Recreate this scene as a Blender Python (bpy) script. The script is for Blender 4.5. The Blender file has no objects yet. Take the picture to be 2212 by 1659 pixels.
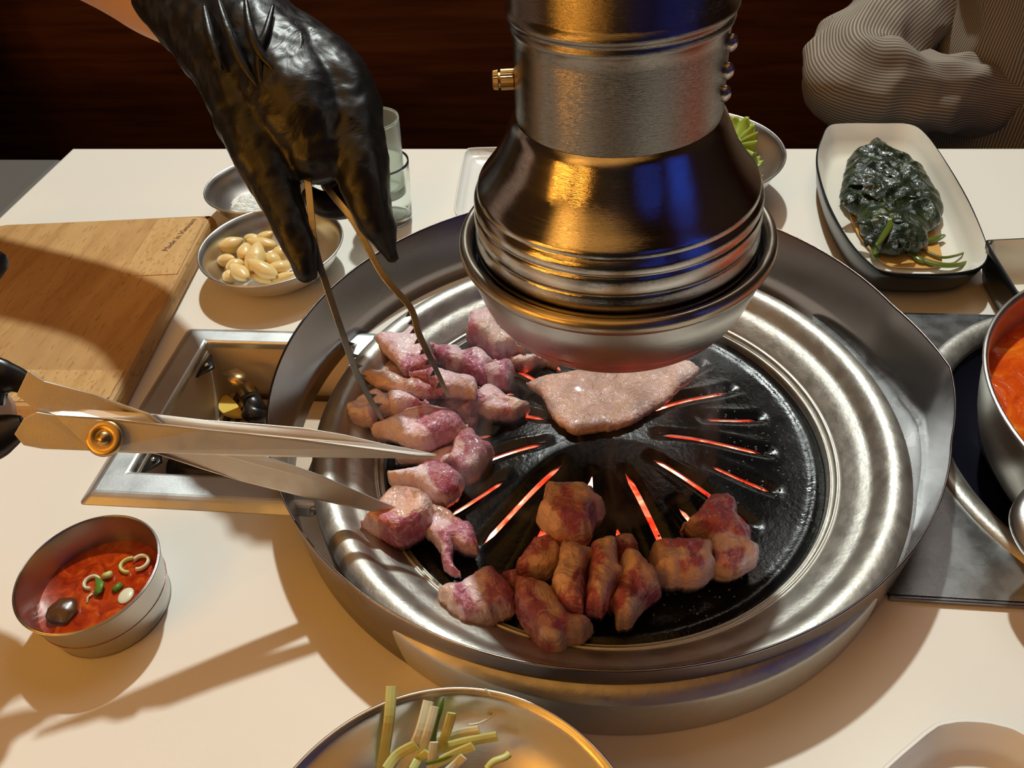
import bpy, bmesh, math, random
import numpy as np
from mathutils import Vector, Matrix, noise, geometry
random.seed(7)
sc = bpy.context.scene
COL = sc.collection
# ------------------------------------------------------------ camera
CR = Vector((0.9935004, 0.10136359, -0.05179169)); CD = Vector((0.03238574, -0.68790321, -0.72507954)); CF = Vector((-0.10912433, 0.7186895, -0.68671485))
CC = Vector((-0.00267733, -0.34459507, 0.39214888)); FPX = 1702.887
cam = bpy.data.cameras.new('camera'); camo = bpy.data.objects.new('camera', cam); COL.objects.link(camo)
m = Matrix.Identity(4)
for i in range(3):
    m[i][0] = CR[i]; m[i][1] = -CD[i]; m[i][2] = -CF[i]; m[i][3] = CC[i]
camo.matrix_world = m
cam.sensor_width = 36; cam.lens = FPX / 2212 * 36; cam.clip_start = 0.01
sc.camera = camo
sc.view_settings.view_transform = 'Standard'; sc.view_settings.look = 'None'
sc.view_settings.exposure = 0.0; sc.view_settings.gamma = 1; sc.view_settings.use_curve_mapping = False
# ------------------------------------------------------------ world and lamps
w = bpy.data.worlds.new('world'); sc.world = w; w.use_nodes = True
w.node_tree.nodes['Background'].inputs[0].default_value = (1.0, 0.55, 0.28, 1)
w.node_tree.nodes['Background'].inputs[1].default_value = 0.02
def light(name, kind, loc, target, color, energy, size=0.1, size_y=None, **kw):
    d = bpy.data.lights.new(name, kind); d.color = color; d.energy = energy
    if kind == 'AREA':
        d.size = size
        if size_y: d.shape = 'RECTANGLE'; d.size_y = size_y
    elif kind in ('SPOT', 'POINT'): d.shadow_soft_size = size
    for k, v in kw.items(): setattr(d, k, v)
    o = bpy.data.objects.new(name, d); COL.objects.link(o); o.location = loc
    o.rotation_euler = (Vector(target) - Vector(loc)).to_track_quat('-Z', 'Y').to_euler()
    return o
light('ceiling_spotlight', 'SPOT', (-0.20, 2.03, 3.20), (0, 0.05, 0), (0.93, 1.0, 0.95), 420, 0.060, spot_size=math.radians(50), spot_blend=0.25)
light('amber_room_light', 'AREA', (-1.05, -1.05, 1.25), (-0.1, -0.25, 0.0), (1.0, 0.44, 0.07), 2.5, 0.5)
light('amber_ceiling_light', 'AREA', (-0.70, -0.90, 2.50), (0.0, -0.30, 0.0), (1.0, 0.47, 0.11), 20, 3.0)
light('back_fill_light', 'AREA', (0.3, 1.3, 2.4), (0.1, 0.2, 0), (1.0, 0.90, 0.84), 10, 1.2)  # added near-neutral fill that greys the amber shadows at the back

# ------------------------------------------------------------ helpers
def at(px, py, z):
    d = CR * ((px - 1106) / FPX) + CD * ((py - 829.5) / FPX) + CF
    return CC + d * ((z - CC.z) / d.z)
def dep(px, py, dd):
    d = CR * ((px - 1106) / FPX) + CD * ((py - 829.5) / FPX) + CF
    return CC + d * dd
def pxof(p):
    v = Vector(p) - CC; zz = v.dot(CF)
    return 1106 + FPX * v.dot(CR) / zz, 829.5 + FPX * v.dot(CD) / zz
def tag(o, label=None, cat=None, group=None, kind=None):
    if label: o['label'] = label
    if cat: o['category'] = cat
    if group: o['group'] = group
    if kind: o['kind'] = kind
    return o
def thing(name, loc, label, cat, group=None):
    o = bpy.data.objects.new(name, None); COL.objects.link(o); o.location = loc; o.empty_display_size = .01
    return tag(o, label, cat, group)
def link(name, me, mats, parent=None, smooth=True):
    o = bpy.data.objects.new(name, me); COL.objects.link(o)
    for mm in (mats if isinstance(mats, (list, tuple)) else [mats]): me.materials.append(mm)
    if smooth and len(me.polygons): me.polygons.foreach_set('use_smooth', [True] * len(me.polygons))
    if parent:
        o.parent = parent
        o.matrix_parent_inverse = Matrix.Identity(4)
        # vertices are given in world space; shift them into the parent's frame (parents only translate)
        off = Vector((0, 0, 0)); p = parent
        while p: off += p.location; p = p.parent
        me.transform(Matrix.Translation(-off))
    return o
def mesh(name, verts, faces, mats, parent=None, smooth=True, solid=None, bevel=None, sub=0, edge_split=False):
    me = bpy.data.meshes.new(name); me.from_pydata([tuple(v) for v in verts], [], faces); me.update()
    bm = bmesh.new(); bm.from_mesh(me); bmesh.ops.recalc_face_normals(bm, faces=bm.faces); bm.to_mesh(me); bm.free()
    o = link(name, me, mats, parent, smooth)
    if solid: md = o.modifiers.new('s', 'SOLIDIFY'); md.thickness = solid; md.offset = 0
    if bevel: md = o.modifiers.new('b', 'BEVEL'); md.width = bevel; md.segments = 3; md.limit_method = 'ANGLE'
    if sub: md = o.modifiers.new('u', 'SUBSURF'); md.levels = sub; md.render_levels = sub
    return o
def frombm(name, bm, mats, parent=None, smooth=True, **k):
    me = bpy.data.meshes.new(name); bm.to_mesh(me); bm.free()
    o = link(name, me, mats, parent, smooth)
    if k.get('bevel'): md = o.modifiers.new('b', 'BEVEL'); md.width = k['bevel']; md.segments = 2; md.limit_method = 'ANGLE'
    return o
def box(name, lo, hi, mats, parent=None, bevel=None, smooth=False):
    x0, y0, z0 = lo; x1, y1, z1 = hi
    v = [(x, y, z) for x in (x0, x1) for y in (y0, y1) for z in (z0, z1)]
    f = [(0, 1, 3, 2), (4, 6, 7, 5), (0, 4, 5, 1), (2, 3, 7, 6), (0, 2, 6, 4), (1, 5, 7, 3)]
    return mesh(name, v, f, mats, parent, smooth, bevel=bevel)
def lathe(name, prof, c, mats, parent=None, n=96, tilt=(0, 0), solid=None, pivot_z=0.15, wob=None):
    """prof: list of (r,z) ; c centre xy ; tilt leans the axis about pivot_z"""
    nn = Vector((tilt[0], tilt[1], 1)).normalized(); u = Vector((0, 1, 0)).cross(nn).normalized(); v = nn.cross(u)
    V = []; F = []; base = Vector((c[0], c[1], pivot_z))
    for r, z in prof:
        for i in range(n):
            a = 2 * math.pi * i / n; rr = r * (1 + (wob(a, z) if wob else 0))
            V.append(base + nn * (z - pivot_z) + u * (rr * math.cos(a)) + v * (rr * math.sin(a)))
    for j in range(len(prof) - 1):
        for i in range(n):
            F.append((j * n + i, j * n + (i + 1) % n, (j + 1) * n + (i + 1) % n, (j + 1) * n + i))
    o = mesh(name, V, F, mats, parent, True, solid=solid)
    for k in (0, -1):
        pass
    return o
def cap(prof, end=True, z=None):
    return prof
def smoothprof(pts, k=5):
    out = []; n = len(pts)
    for i in range(n - 1):
        p0 = pts[max(i - 1, 0)]; p1 = pts[i]; p2 = pts[i + 1]; p3 = pts[min(i + 2, n - 1)]
        for s in range(k):
            t = s / k
            out.append(tuple(0.5 * (2 * b + (c - a) * t + (2 * a - 5 * b + 4 * c - d) * t * t + (-a + 3 * b - 3 * c + d) * t ** 3) for a, b, c, d in zip(p0, p1, p2, p3)))
    out.append(tuple(pts[-1])); return out
def closedsmooth(pts, k=8):
    out = []; n = len(pts)
    for i in range(n):
        p0 = pts[i - 1]; p1 = pts[i]; p2 = pts[(i + 1) % n]; p3 = pts[(i + 2) % n]
        for s in range(k):
            t = s / k
            out.append(tuple(0.5 * (2 * b + (c - a) * t + (2 * a - 5 * b + 4 * c - d) * t * t + (-a + 3 * b - 3 * c + d) * t ** 3) for a, b, c, d in zip(p0, p1, p2, p3)))
    return out
def tubebm(bm, pts, rad, n=12, flat=1.0, closed_ends=True, up=None):
    """sweep a round (or flattened) section along pts"""
    pts = [Vector(p) for p in pts]; N = len(pts)
    if not hasattr(rad, '__len__'): rad = [rad] * N
    rings = []; prev = None
    for i, p in enumerate(pts):
        t = (pts[min(i + 1, N - 1)] - pts[max(i - 1, 0)]).normalized()
        if prev is None:
            a = Vector(up) if up else (Vector((0, 0, 1)) if abs(t.z) < .9 else Vector((1, 0, 0)))
            u = (a - t * a.dot(t)).normalized()
        else: u = (prev - t * prev.dot(t)).normalized()
        prev = u; v = t.cross(u)
        rings.append([bm.verts.new(p + u * (rad[i] * flat * math.cos(2 * math.pi * k / n)) + v * (rad[i] * math.sin(2 * math.pi * k / n))) for k in range(n)])
    for a, b in zip(rings, rings[1:]):
        for k in range(n): bm.faces.new((a[k], a[(k + 1) % n], b[(k + 1) % n], b[k]))
    if closed_ends:
        bm.faces.new(list(reversed(rings[0]))); bm.faces.new(rings[-1])
def tube(name, pts, rad, mats, parent=None, n=12, flat=1.0, up=None):
    bm = bmesh.new(); tubebm(bm, pts, rad, n, flat, True, up); bmesh.ops.recalc_face_normals(bm, faces=bm.faces)
    return frombm(name, bm, mats, parent)
def ballbm(bm, c, r, seg=16):
    ret = bmesh.ops.create_uvsphere(bm, u_segments=seg, v_segments=seg // 2 + 2, radius=1)
    for v in ret['verts']:
        v.co = Vector((v.co.x * r[0], v.co.y * r[1], v.co.z * r[2])) + Vector(c)
def resample(P, step):
    P = [Vector(p) for p in P]; out = []; n = len(P)
    for i in range(n):
        a = P[i]; b = P[(i + 1) % n]; k = max(1, int(round((b - a).length / step)))
        for s in range(k): out.append(a.lerp(b, s / k))
    return out

# ------------------------------------------------------------ materials
def mat(name, color=(.8, .8, .8), rough=.5, metal=0, spec=.5, coat=0, trans=0, emis=None, estr=0, sss=0, ior=None, alpha=None):
    M = bpy.data.materials.new(name); M.use_nodes = True; b = M.node_tree.nodes['Principled BSDF']
    b.inputs['Base Color'].default_value = (*color, 1); b.inputs['Roughness'].default_value = rough; b.inputs['Metallic'].default_value = metal
    b.inputs['Specular IOR Level'].default_value = spec; b.inputs['Coat Weight'].default_value = coat; b.inputs['Transmission Weight'].default_value = trans
    b.inputs['Coat Roughness'].default_value = .08
    if sss: b.inputs['Subsurface Weight'].default_value = sss; b.inputs['Subsurface Radius'].default_value = (.006, .002, .0015); b.inputs['Subsurface Scale'].default_value = 1
    if ior: b.inputs['IOR'].default_value = ior
    if alpha is not None: b.inputs['Alpha'].default_value = alpha
    if emis: b.inputs['Emission Color'].default_value = (*emis, 1); b.inputs['Emission Strength'].default_value = estr
    return M
def N(M): return M.node_tree.nodes, M.node_tree.links, M.node_tree.nodes['Principled BSDF']
def tex(M, kind='NOISE', scale=10, detail=4, stretch=(1, 1, 1), rot=(0, 0, 0), rough=.55, coord='Object', dist=0):
    n, l, b = N(M)
    tc = n.new('ShaderNodeTexCoord'); mp = n.new('ShaderNodeMapping'); mp.inputs['Scale'].default_value = stretch; mp.inputs['Rotation'].default_value = rot
    l.new(tc.outputs[coord], mp.inputs[0])
    if kind == 'NOISE':
        t = n.new('ShaderNodeTexNoise'); t.inputs['Scale'].default_value = scale; t.inputs['Detail'].default_value = detail; t.inputs['Roughness'].default_value = rough; t.inputs['Distortion'].default_value = dist
        out = t.outputs['Fac']
    elif kind == 'VORO':
        t = n.new('ShaderNodeTexVoronoi'); t.inputs['Scale'].default_value = scale; out = t.outputs['Distance']
    elif kind == 'WAVE':
        t = n.new('ShaderNodeTexWave'); t.inputs['Scale'].default_value = scale; t.inputs['Distortion'].default_value = dist; t.inputs['Detail'].default_value = detail; out = t.outputs['Fac']
    l.new(mp.outputs[0], t.inputs['Vector'])
    return out
def ramp(M, src, stops, interp='LINEAR'):
    n, l, b = N(M); r = n.new('ShaderNodeValToRGB'); r.color_ramp.interpolation = interp
    while len(r.color_ramp.elements) < len(stops): r.color_ramp.elements.new(.5)
    for e, (p, c) in zip(r.color_ramp.elements, stops): e.position = p; e.color = (*c, 1) if len(c) == 3 else c
    l.new(src, r.inputs[0]); return r.outputs[0]
def g(v): return (v, v, v)
def bump(M, src, strength=.3, dist=.001, prev=None):
    n, l, b = N(M); bp = n.new('ShaderNodeBump'); bp.inputs['Strength'].default_value = strength; bp.inputs['Distance'].default_value = dist
    l.new(src, bp.inputs['Height'])
    if prev: l.new(prev, bp.inputs['Normal'])
    l.new(bp.outputs[0], b.inputs['Normal']); return bp.outputs[0]
def mixc(M, fac, a, bb, mode='MIX'):
    n, l, b = N(M); mx = n.new('ShaderNodeMix'); mx.data_type = 'RGBA'; mx.blend_type = mode
    for s, v in ((0, fac), (6, a), (7, bb)):
        if isinstance(v, (int, float)): mx.inputs[s].default_value = v
        elif isinstance(v, tuple): mx.inputs[s].default_value = (*v, 1) if len(v) == 3 else v
        else: l.new(v, mx.inputs[s])
    return mx.outputs[2]
def setc(M, src, inp='Base Color'): N(M)[1].new(src, N(M)[2].inputs[inp])

def steel(name, col=(.62, .61, .59), r0=.22, r1=.42, scr=(1, 1, 1), scale=60, bs=.15, sdir=(1, 40, 1), bd=.0004):
    M = mat(name, col, .3, 1)
    a = tex(M, scale=scale, detail=5, stretch=scr); setc(M, ramp(M, a, [(.3, g(r0)), (.75, g(r1))]), 'Roughness')
    b2 = tex(M, scale=120, detail=3, stretch=sdir); bump(M, b2, bs, bd)
    return M
M_steel = steel('pan_steel', (.54, .52, .47), .44, .62, (1, 1, 1), 90, .55, (1, 1, 1), .0009)
M_shield = steel('shield_steel', (.26, .225, .22), .20, .30, (1, 1, 1), 25, .1, (1, 1, 30))
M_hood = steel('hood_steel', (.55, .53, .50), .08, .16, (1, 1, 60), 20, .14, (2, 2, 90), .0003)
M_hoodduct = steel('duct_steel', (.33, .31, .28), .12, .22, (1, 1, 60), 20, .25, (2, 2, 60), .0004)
M_tray = steel('tray_steel', (.62, .60, .57), .26, .36, (1, 1, 1), 30, .12, (1, 1, 20))
M_bowl = steel('bowl_steel', (.68, .66, .62), .28, .42, (1, 1, 1), 30, .12, (1, 1, 40))
M_plate_st = steel('counter_steel', (.30, .31, .31), .22, .36, (1, 1, 1), 70, .14, (4, 120, 1), .0005)
M_frame_st = steel('frame_steel', (.68, .70, .70), .34, .5, (1, 1, 1), 60, .2, (80, 6, 1), .0004)
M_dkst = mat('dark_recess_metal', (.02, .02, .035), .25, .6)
M_lip = steel('lip_steel', (.48, .42, .34), .24, .36, (1, 1, 1), 30, .12, (1, 1, 20))
M_brass = mat('brass', (.55, .40, .19), .34, 1)
M_blkplas = mat('black_plastic', (.012, .012, .013), .3)
M_blade = steel('scissor_steel', (.74, .72, .67), .45, .65, (1, 1, 1), 140, .3, (60, 4, 4), .0003)
M_blade2 = mat('scissor_steel_edge', (.95, .94, .90), .42, .45)  # near-white, half metallic: the colour stands in for the bevel's highlight
M_unused = steel('scissor_steel_edge', (.80, .79, .74), .34, .5, (1, 1, 1), 140, .4, (60, 4, 4), .0004)
M_tong = steel('tong_steel', (.46, .43, .37), .24, .36, (1, 1, 1), 60, .12, (1, 1, 40))
M_table = mat('table_laminate', (.80, .76, .68), .38, spec=.35)
t_ = tex(M_table, scale=900, detail=2); bump(M_table, t_, .05, .0002)
t_ = tex(M_table, scale=5, detail=3); setc(M_table, ramp(M_table, t_, [(.3, (.80, .765, .69)), (.7, (.83, .79, .71))]))
M_edge = mat('table_edge', (.55, .50, .42), .5)
for M_ in (M_hood, M_hoodduct, M_tray):
    n, l, b = N(M_); tg_ = n.new('ShaderNodeTangent'); tg_.direction_type = 'RADIAL'; tg_.axis = 'Z'; l.new(tg_.outputs[0], b.inputs['Tangent']); b.inputs['Anisotropic'].default_value = .75
# dark wood wall
M_wall = mat('dark_walnut', (.06, .02, .01), .42, spec=.3)
a = tex(M_wall, scale=6, detail=6, stretch=(.6, 1, 9), dist=.6); setc(M_wall, ramp(M_wall, a, [(.3, (.055, .017, .006)), (.5, (.10, .034, .011)), (.72, (.15, .055, .02))]))
M_dark = mat('dark_plaster', (.07, .055, .045), .8)
M_ceil = mat('ceiling_paint', (.10, .085, .07), .9)
M_floor = mat('dark_floor_tile', (.08, .07, .06), .5)
a = tex(M_floor, 'VORO', scale=3); setc(M_floor, ramp(M_floor, a, [(.0, (.06, .05, .045)), (1, (.10, .09, .08))]))
M_bench = mat('grey_vinyl', (.115, .108, .10), .5, spec=.3)
a = tex(M_bench, scale=300, detail=2); bump(M_bench, a, .15, .0005)
# board wood
M_board = mat('board_wood', (.6, .4, .2), .5, spec=.3)
a = tex(M_board, scale=9, detail=6, stretch=(6, .8, 1), rot=(0, 0, -.10), dist=.5)
c1 = ramp(M_board, a, [(.25, (.40, .215, .075)), (.5, (.55, .33, .13)), (.75, (.63, .40, .17))])
b_ = tex(M_board, scale=170, detail=2, stretch=(3.2, .5, 1), rot=(0, 0, -.10)); c2 = mixc(M_board, ramp(M_board, b_, [(.60, g(0)), (.68, g(.55))]), c1, (.26, .13, .045))
d_ = tex(M_board, scale=7, detail=3); c3 = mixc(M_board, ramp(M_board, d_, [(.5, g(0)), (.7, g(.45))]), c2, (.33, .19, .08))
setc(M_board, c3); bump(M_board, b_, .3, .0004)
M_board2 = mat('board_wood_pale', (.6, .4, .2), .5, spec=.3)
a = tex(M_board2, scale=14, detail=5, stretch=(6, 1, 1)); c1 = ramp(M_board2, a, [(.25, (.52, .31, .12)), (.6, (.64, .42, .18)), (.8, (.68, .46, .21))])
b_ = tex(M_board2, scale=260, detail=2, stretch=(2.5, .6, 1)); c2 = mixc(M_board2, ramp(M_board2, b_, [(.58, g(0)), (.66, g(.7))]), c1, (.36, .17, .05)); setc(M_board2, c2); bump(M_board2, b_, .3, .0004)
M_text = mat('stamp_ink', (.16, .07, .03), .6)
# glove
M_glove = mat('black_nitrile', (.004, .004, .0045), .38, spec=.5)
a = tex(M_glove, scale=38, detail=3, stretch=(1, 1, 1), dist=1.2); bb_ = tex(M_glove, scale=1500, detail=2)
p1 = bump(M_glove, bb_, .25, .0003); bump(M_glove, a, .35, .003, p1)
M_skin = mat('skin', (.62, .40, .30), .5, sss=.1)
# grill
M_grill = mat('black_grill', (.005, .0055, .006), .3, spec=.32)
a = tex(M_grill, scale=300, detail=4); p1 = bump(M_grill, a, .35, .0010)
a = tex(M_grill, scale=70, detail=4); bump(M_grill, a, .15, .001, p1)
a = tex(M_grill, scale=25, detail=5); setc(M_grill, ramp(M_grill, a, [(.35, g(.16)), (.7, g(.42))]), 'Roughness')
M_ember = mat('embers', (.05, .01, .005), .9)
a = tex(M_ember, 'NOISE', scale=38, detail=4, dist=.5)
setc(M_ember, ramp(M_ember, a, [(.32, (.10, .003, .0)), (.44, (.8, .03, .01)), (.54, (1, .16, .08)), (.66, (1, .62, .50))]), 'Emission Color')
N(M_ember)[2].inputs['Emission Strength'].default_value = 3.0
# ceramics
M_white = mat('white_glaze', (.80, .78, .68), .15, coat=.3)
M_white2 = mat('white_melamine', (.84, .83, .78), .22)
M_black = mat('black_glaze', (.010, .014, .018), .25)
M_glass = mat('frosted_glass', (.93, .98, .95), .12, trans=1, ior=1.3)
M_water = mat('clear_water', (1, 1, 1), .0, trans=1, ior=1.33)
# food
def meatmat():
    M = mat('raw_pork', (.6, .3, .35), .3, spec=.5, coat=.25, sss=.12)
    n, l, b = N(M)
    at_ = n.new('ShaderNodeVertexColor'); at_.layer_name = 'tint'
    v = tex(M, scale=85, detail=6, stretch=(1, 1, 1), dist=1.6, rough=.65)
    streak = ramp(M, v, [(.50, g(0)), (.56, g(.55)), (.63, g(.0))])
    c = mixc(M, streak, at_.outputs['Color'], (.80, .50, .50))
    v2 = tex(M, scale=220, detail=4); c = mixc(M, .5, c, ramp(M, v2, [(.3, g(.85)), (.7, g(1.12))]), 'MULTIPLY')
    setc(M, c)
    r = tex(M, scale=130, detail=3); setc(M, ramp(M, r, [(.35, g(.20)), (.65, g(.48))]), 'Roughness')
    v3 = tex(M, scale=300, detail=4, dist=.8); p1 = bump(M, v3, .7, .0012)
    v4 = tex(M, scale=75, detail=3, stretch=(1, 1, 1), dist=2.0); bump(M, v4, .7, .003, p1)
    return M
M_meat = meatmat()
M_garlic = mat('garlic_flesh', (.86, .64, .27), .33, sss=.25, coat=.15)
M_gtip = mat('garlic_root_tip', (.42, .22, .08), .7)
M_salt = mat('salt', (.80, .84, .80), .5, sss=.2)
M_sauce = mat('red_sauce', (.50, .045, .004), .16, coat=.5)
a = tex(M_sauce, scale=110, detail=5, dist=1); setc(M_sauce, ramp(M_sauce, a, [(.3, (.20, .012, .002)), (.5, (.40, .035, .003)), (.66, (.55, .09, .006)), (.8, (.65, .2, .02))])); bump(M_sauce, a, .4, .002)
M_stew = mat('red_stew', (.55, .06, .004), .18, coat=.5)
a = tex(M_stew, scale=45, detail=5, dist=1); setc(M_stew, ramp(M_stew, a, [(.3, (.42, .025, .003)), (.5, (.70, .09, .004)), (.7, (.80, .22, .012))])); bump(M_stew, a, .6, .006)
M_weed = mat('seaweed', (.008, .014, .006), .26, coat=.25)
a = tex(M_weed, scale=50, detail=5, dist=1.5); setc(M_weed, ramp(M_weed, a, [(.35, (.006, .013, .007)), (.55, (.015, .028, .010)), (.75, (.06, .080, .012))]))
v3 = tex(M_weed, scale=55, detail=5, dist=2.5); bump(M_weed, v3, .8, .004)
M_weedstem = mat('seaweed_stem', (.10, .13, .015), .2, coat=.4)
M_soy = mat('soy_broth', (.66, .36, .10), .08, coat=.5)
M_green = mat('scallion_green', (.10, .22, .02), .4)
M_pale = mat('scallion_white', (.74, .72, .52), .35, sss=.2)
M_yel = mat('scallion_pale_green', (.60, .62, .22), .4, sss=.2)
M_lett = mat('lettuce', (.30, .42, .05), .45, sss=.1)
M_lettr = mat('lettuce_stem', (.45, .30, .15), .45)
M_bean = mat('soybean_paste', (.10, .035, .01), .3)
M_cream = mat('cream_enamel', (.62, .52, .40), .5)
M_rust = mat('grime', (.08, .045, .025), .7)
M_yellow = mat('yellow_plate', (.85, .60, .10), .35)
M_white_wire = mat('white_plastic', (.7, .7, .7), .4)
M_cloth = mat('striped_shirt', (.4, .36, .3), .85, spec=.15)
def stripes():
    n, l, b = N(M_cloth)
    uv = n.new('ShaderNodeUVMap'); uv.uv_map = 'UVMap'
    sx = n.new('ShaderNodeSeparateXYZ'); l.new(uv.outputs[0], sx.inputs[0])
    m1 = n.new('ShaderNodeMath'); m1.operation = 'MULTIPLY'; m1.inputs[1].default_value = 2 * math.pi; l.new(sx.outputs[0], m1.inputs[0])
    s = n.new('ShaderNodeMath'); s.operation = 'SINE'; l.new(m1.outputs[0], s.inputs[0])
    mr = n.new('ShaderNodeMapRange'); mr.inputs['From Min'].default_value = -.3; mr.inputs['From Max'].default_value = .5; l.new(s.outputs[0], mr.inputs[0])
    setc(M_cloth, mixc(M_cloth, mr.outputs[0], (.15, .12, .09), (.36, .32, .27)))
stripes()
M_hair = mat('dark_hair', (.01, .008, .006), .5)
M_dkcloth = mat('black_cloth', (.012, .012, .014), .8)

# ------------------------------------------------------------ room
st = lambda o: tag(o, kind='structure')
ZF = -.74
st(box('floor', (-1.9, -2.4, ZF - .02), (1.9, 2.34, ZF), M_floor))
st(box('ceiling', (-1.9, -2.4, 3.3), (1.9, 2.34, 3.32), M_ceil))
st(box('wall_back', (-1.9, 2.30, ZF), (1.9, 2.34, 3.3), M_wall))
st(box('wall_left', (-1.92, -2.4, ZF), (-1.90, 2.34, 3.3), M_dark))
st(box('wall_right', (1.90, -2.4, ZF), (1.92, 2.34, 3.3), M_dark))
st(box('wall_front', (-1.9, -2.42, ZF), (1.9, -2.40, 3.3), M_dark))
bp = thing('booth_partition', (0, 1.06, ZF), 'dark walnut panelled booth partition behind the table', 'partition')
box('panel', (-1.89, 1.04, ZF), (1.89, 1.08, .95), M_wall, bp)
box('top_rail', (-1.89, 1.03, .95), (1.89, 1.09, .98), M_wall, bp)
# room lamps that the steel mirrors (behind and beside the photographer)
def lamp(name, loc, prof, m_em, m_body, label, cat):
    t = thing(name, loc, label, cat)
    lathe('lamp_shade', prof, (loc[0], loc[1]), m_em, t, n=32, pivot_z=0)
    tube('cord', [(loc[0], loc[1], prof[-1][1]), (loc[0], loc[1], 3.3)], .004, m_body, t, n=8)
M_amb = mat('amber_glass_lit', (.9, .5, .1), .4, emis=(1, .42, .05), estr=24)
M_blue = mat('blue_neon_lit', (.1, .2, .9), .4, emis=(.02, .12, 1), estr=9)
M_warmw = mat('warm_white_lit', (.9, .8, .7), .4, emis=(1, .82, .6), estr=9)
for i, (x, y, z, r) in enumerate([(-.98, -.86, .30, .05), (-.80, -1.15, .42, .05), (-1.25, -.78, .36, .05)]):
    pr = [(.001, z - .10), (r * .6, z - .10), (r, z - .04), (r, z + .06), (r * .4, z + .10), (.004, z + .11)]
    lamp('pendant_lamp', (x, y, z - .1), pr, M_amb, M_blkplas, ['amber glass pendant lamp nearest the table behind the photographer', 'amber glass pendant lamp furthest behind the photographer', 'amber glass pendant lamp at the left of the room'][i], 'lamp')
def neon(px, y, z0, z1, lab):
    t = thing('neon_tube', (px, y, z0), lab, 'light')
    tube('glass_tube', [(px, y, z0), (px, y, z1)], .010, M_blue, t, n=12)
    box('bracket', (px - .01, y - .01, z1), (px + .01, y + .01, 3.3), M_blkplas, t)
neon(1.25, -.72, .30, 1.0, 'blue neon tube standing tallest at the right of the room')
neon(.72, -1.25, .48, .80, 'shorter blue neon tube behind the photographer')
# ------------------------------------------------------------ table
TX0, TX1, TY0, TY1 = -.598, 1.02, -.44, .4245
well = (-.312, -.185, -.036, .100)   # x0,x1,y0,y1
burner = (.218, .55, -.080, .140)
def tabletop():
    t = thing('restaurant_table', (.2, -.1, ZF), 'cream laminate restaurant table with a round charcoal grill set into it', 'table')
    circ = [(.158 * math.cos(a), .158 * math.sin(a)) for a in [2 * math.pi * i / 64 for i in range(64)]]
    rects = [[(r[0], r[2]), (r[1], r[2]), (r[1], r[3]), (r[0], r[3])] for r in (well, burner)]
    outer = [(TX0, TY0), (TX1, TY0), (TX1, TY1), (TX0, TY1)]
    V = []; E = []
    for lp in [outer, circ] + rects:
        b0 = len(V); V += lp; E += [(b0 + i, b0 + (i + 1) % len(lp)) for i in range(len(lp))]
    vs, es, fs, *_ = geometry.delaunay_2d_cdt([Vector(v) for v in V], E, [], 0, 1e-6)
    def inside(p):
        if p.length < .157: return False
        for r in (well, burner):
            if r[0] < p.x < r[1] and r[2] < p.y < r[3]: return False
        return True
    fs = [f for f in fs if inside(sum((vs[i] for i in f), Vector((0, 0))) / len(f))]
    n = len(vs); VV = [(v.x, v.y, 0) for v in vs] + [(v.x, v.y, -.032) for v in vs]
    FF = [tuple(f) for f in fs] + [tuple(reversed([i + n for i in f])) for f in fs]
    FF += [(a, b, b + n, a + n) for a, b in E]
    mesh('tabletop', VV, FF, M_table, t, False)
    box('edge_band', (TX0 - .002, TY1, -.032), (TX1, TY1 + .002, -.0005), M_edge, t)
    box('edge_band', (TX0 - .002, TY0, -.032), (TX0, TY1, -.0005), M_edge, t)
    box('pedestal', (-.10, -.20, ZF), (.30, .10, -.30), M_blkplas, t)
    return t
tabletop()
# neighbouring grey bench at left (two slabs with a seam)
bn = thing('padded_bench', (-.9, .1, ZF), 'dark grey vinyl bench with a long seam left of the white table', 'bench')
box('seat_pad', (-1.50, -.5, -.10), (-.735, .425, -.002), M_bench, bn, bevel=.008)
box('seat_pad', (-.727, -.5, -.10), (-.612, .425, -.010), M_bench, bn, bevel=.008)
box('bench_base', (-1.49, -.49, ZF), (-.62, .42, -.10), M_dark, bn)

# ------------------------------------------------------------ grill pan, shield, plate
grill = thing('table_grill', (0, 0, -.05), 'round stainless charcoal grill with black slotted dome plate in the table centre', 'grill')
pan = [(.181, .0005), (.1812, .028), (.1800, .0325), (.1765, .0358), (.1720, .0372), (.1675, .0362), (.1640, .0330), (.1610, .0285), (.1592, .0270), (.1575, .0262), (.1530, .0240), (.1480, .0195), (.1460, .0175), (.1448, .0160), (.1438, .0165), (.1428, .0158), (.1420, .0128), (.1412, .0125), (.1404, .0132), (.1396, .0120), (.1388, .0075), (.1384, .0035)]
lathe('pan_ring', smoothprof(pan, 3), (0, 0), M_steel, grill, n=160)
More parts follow.
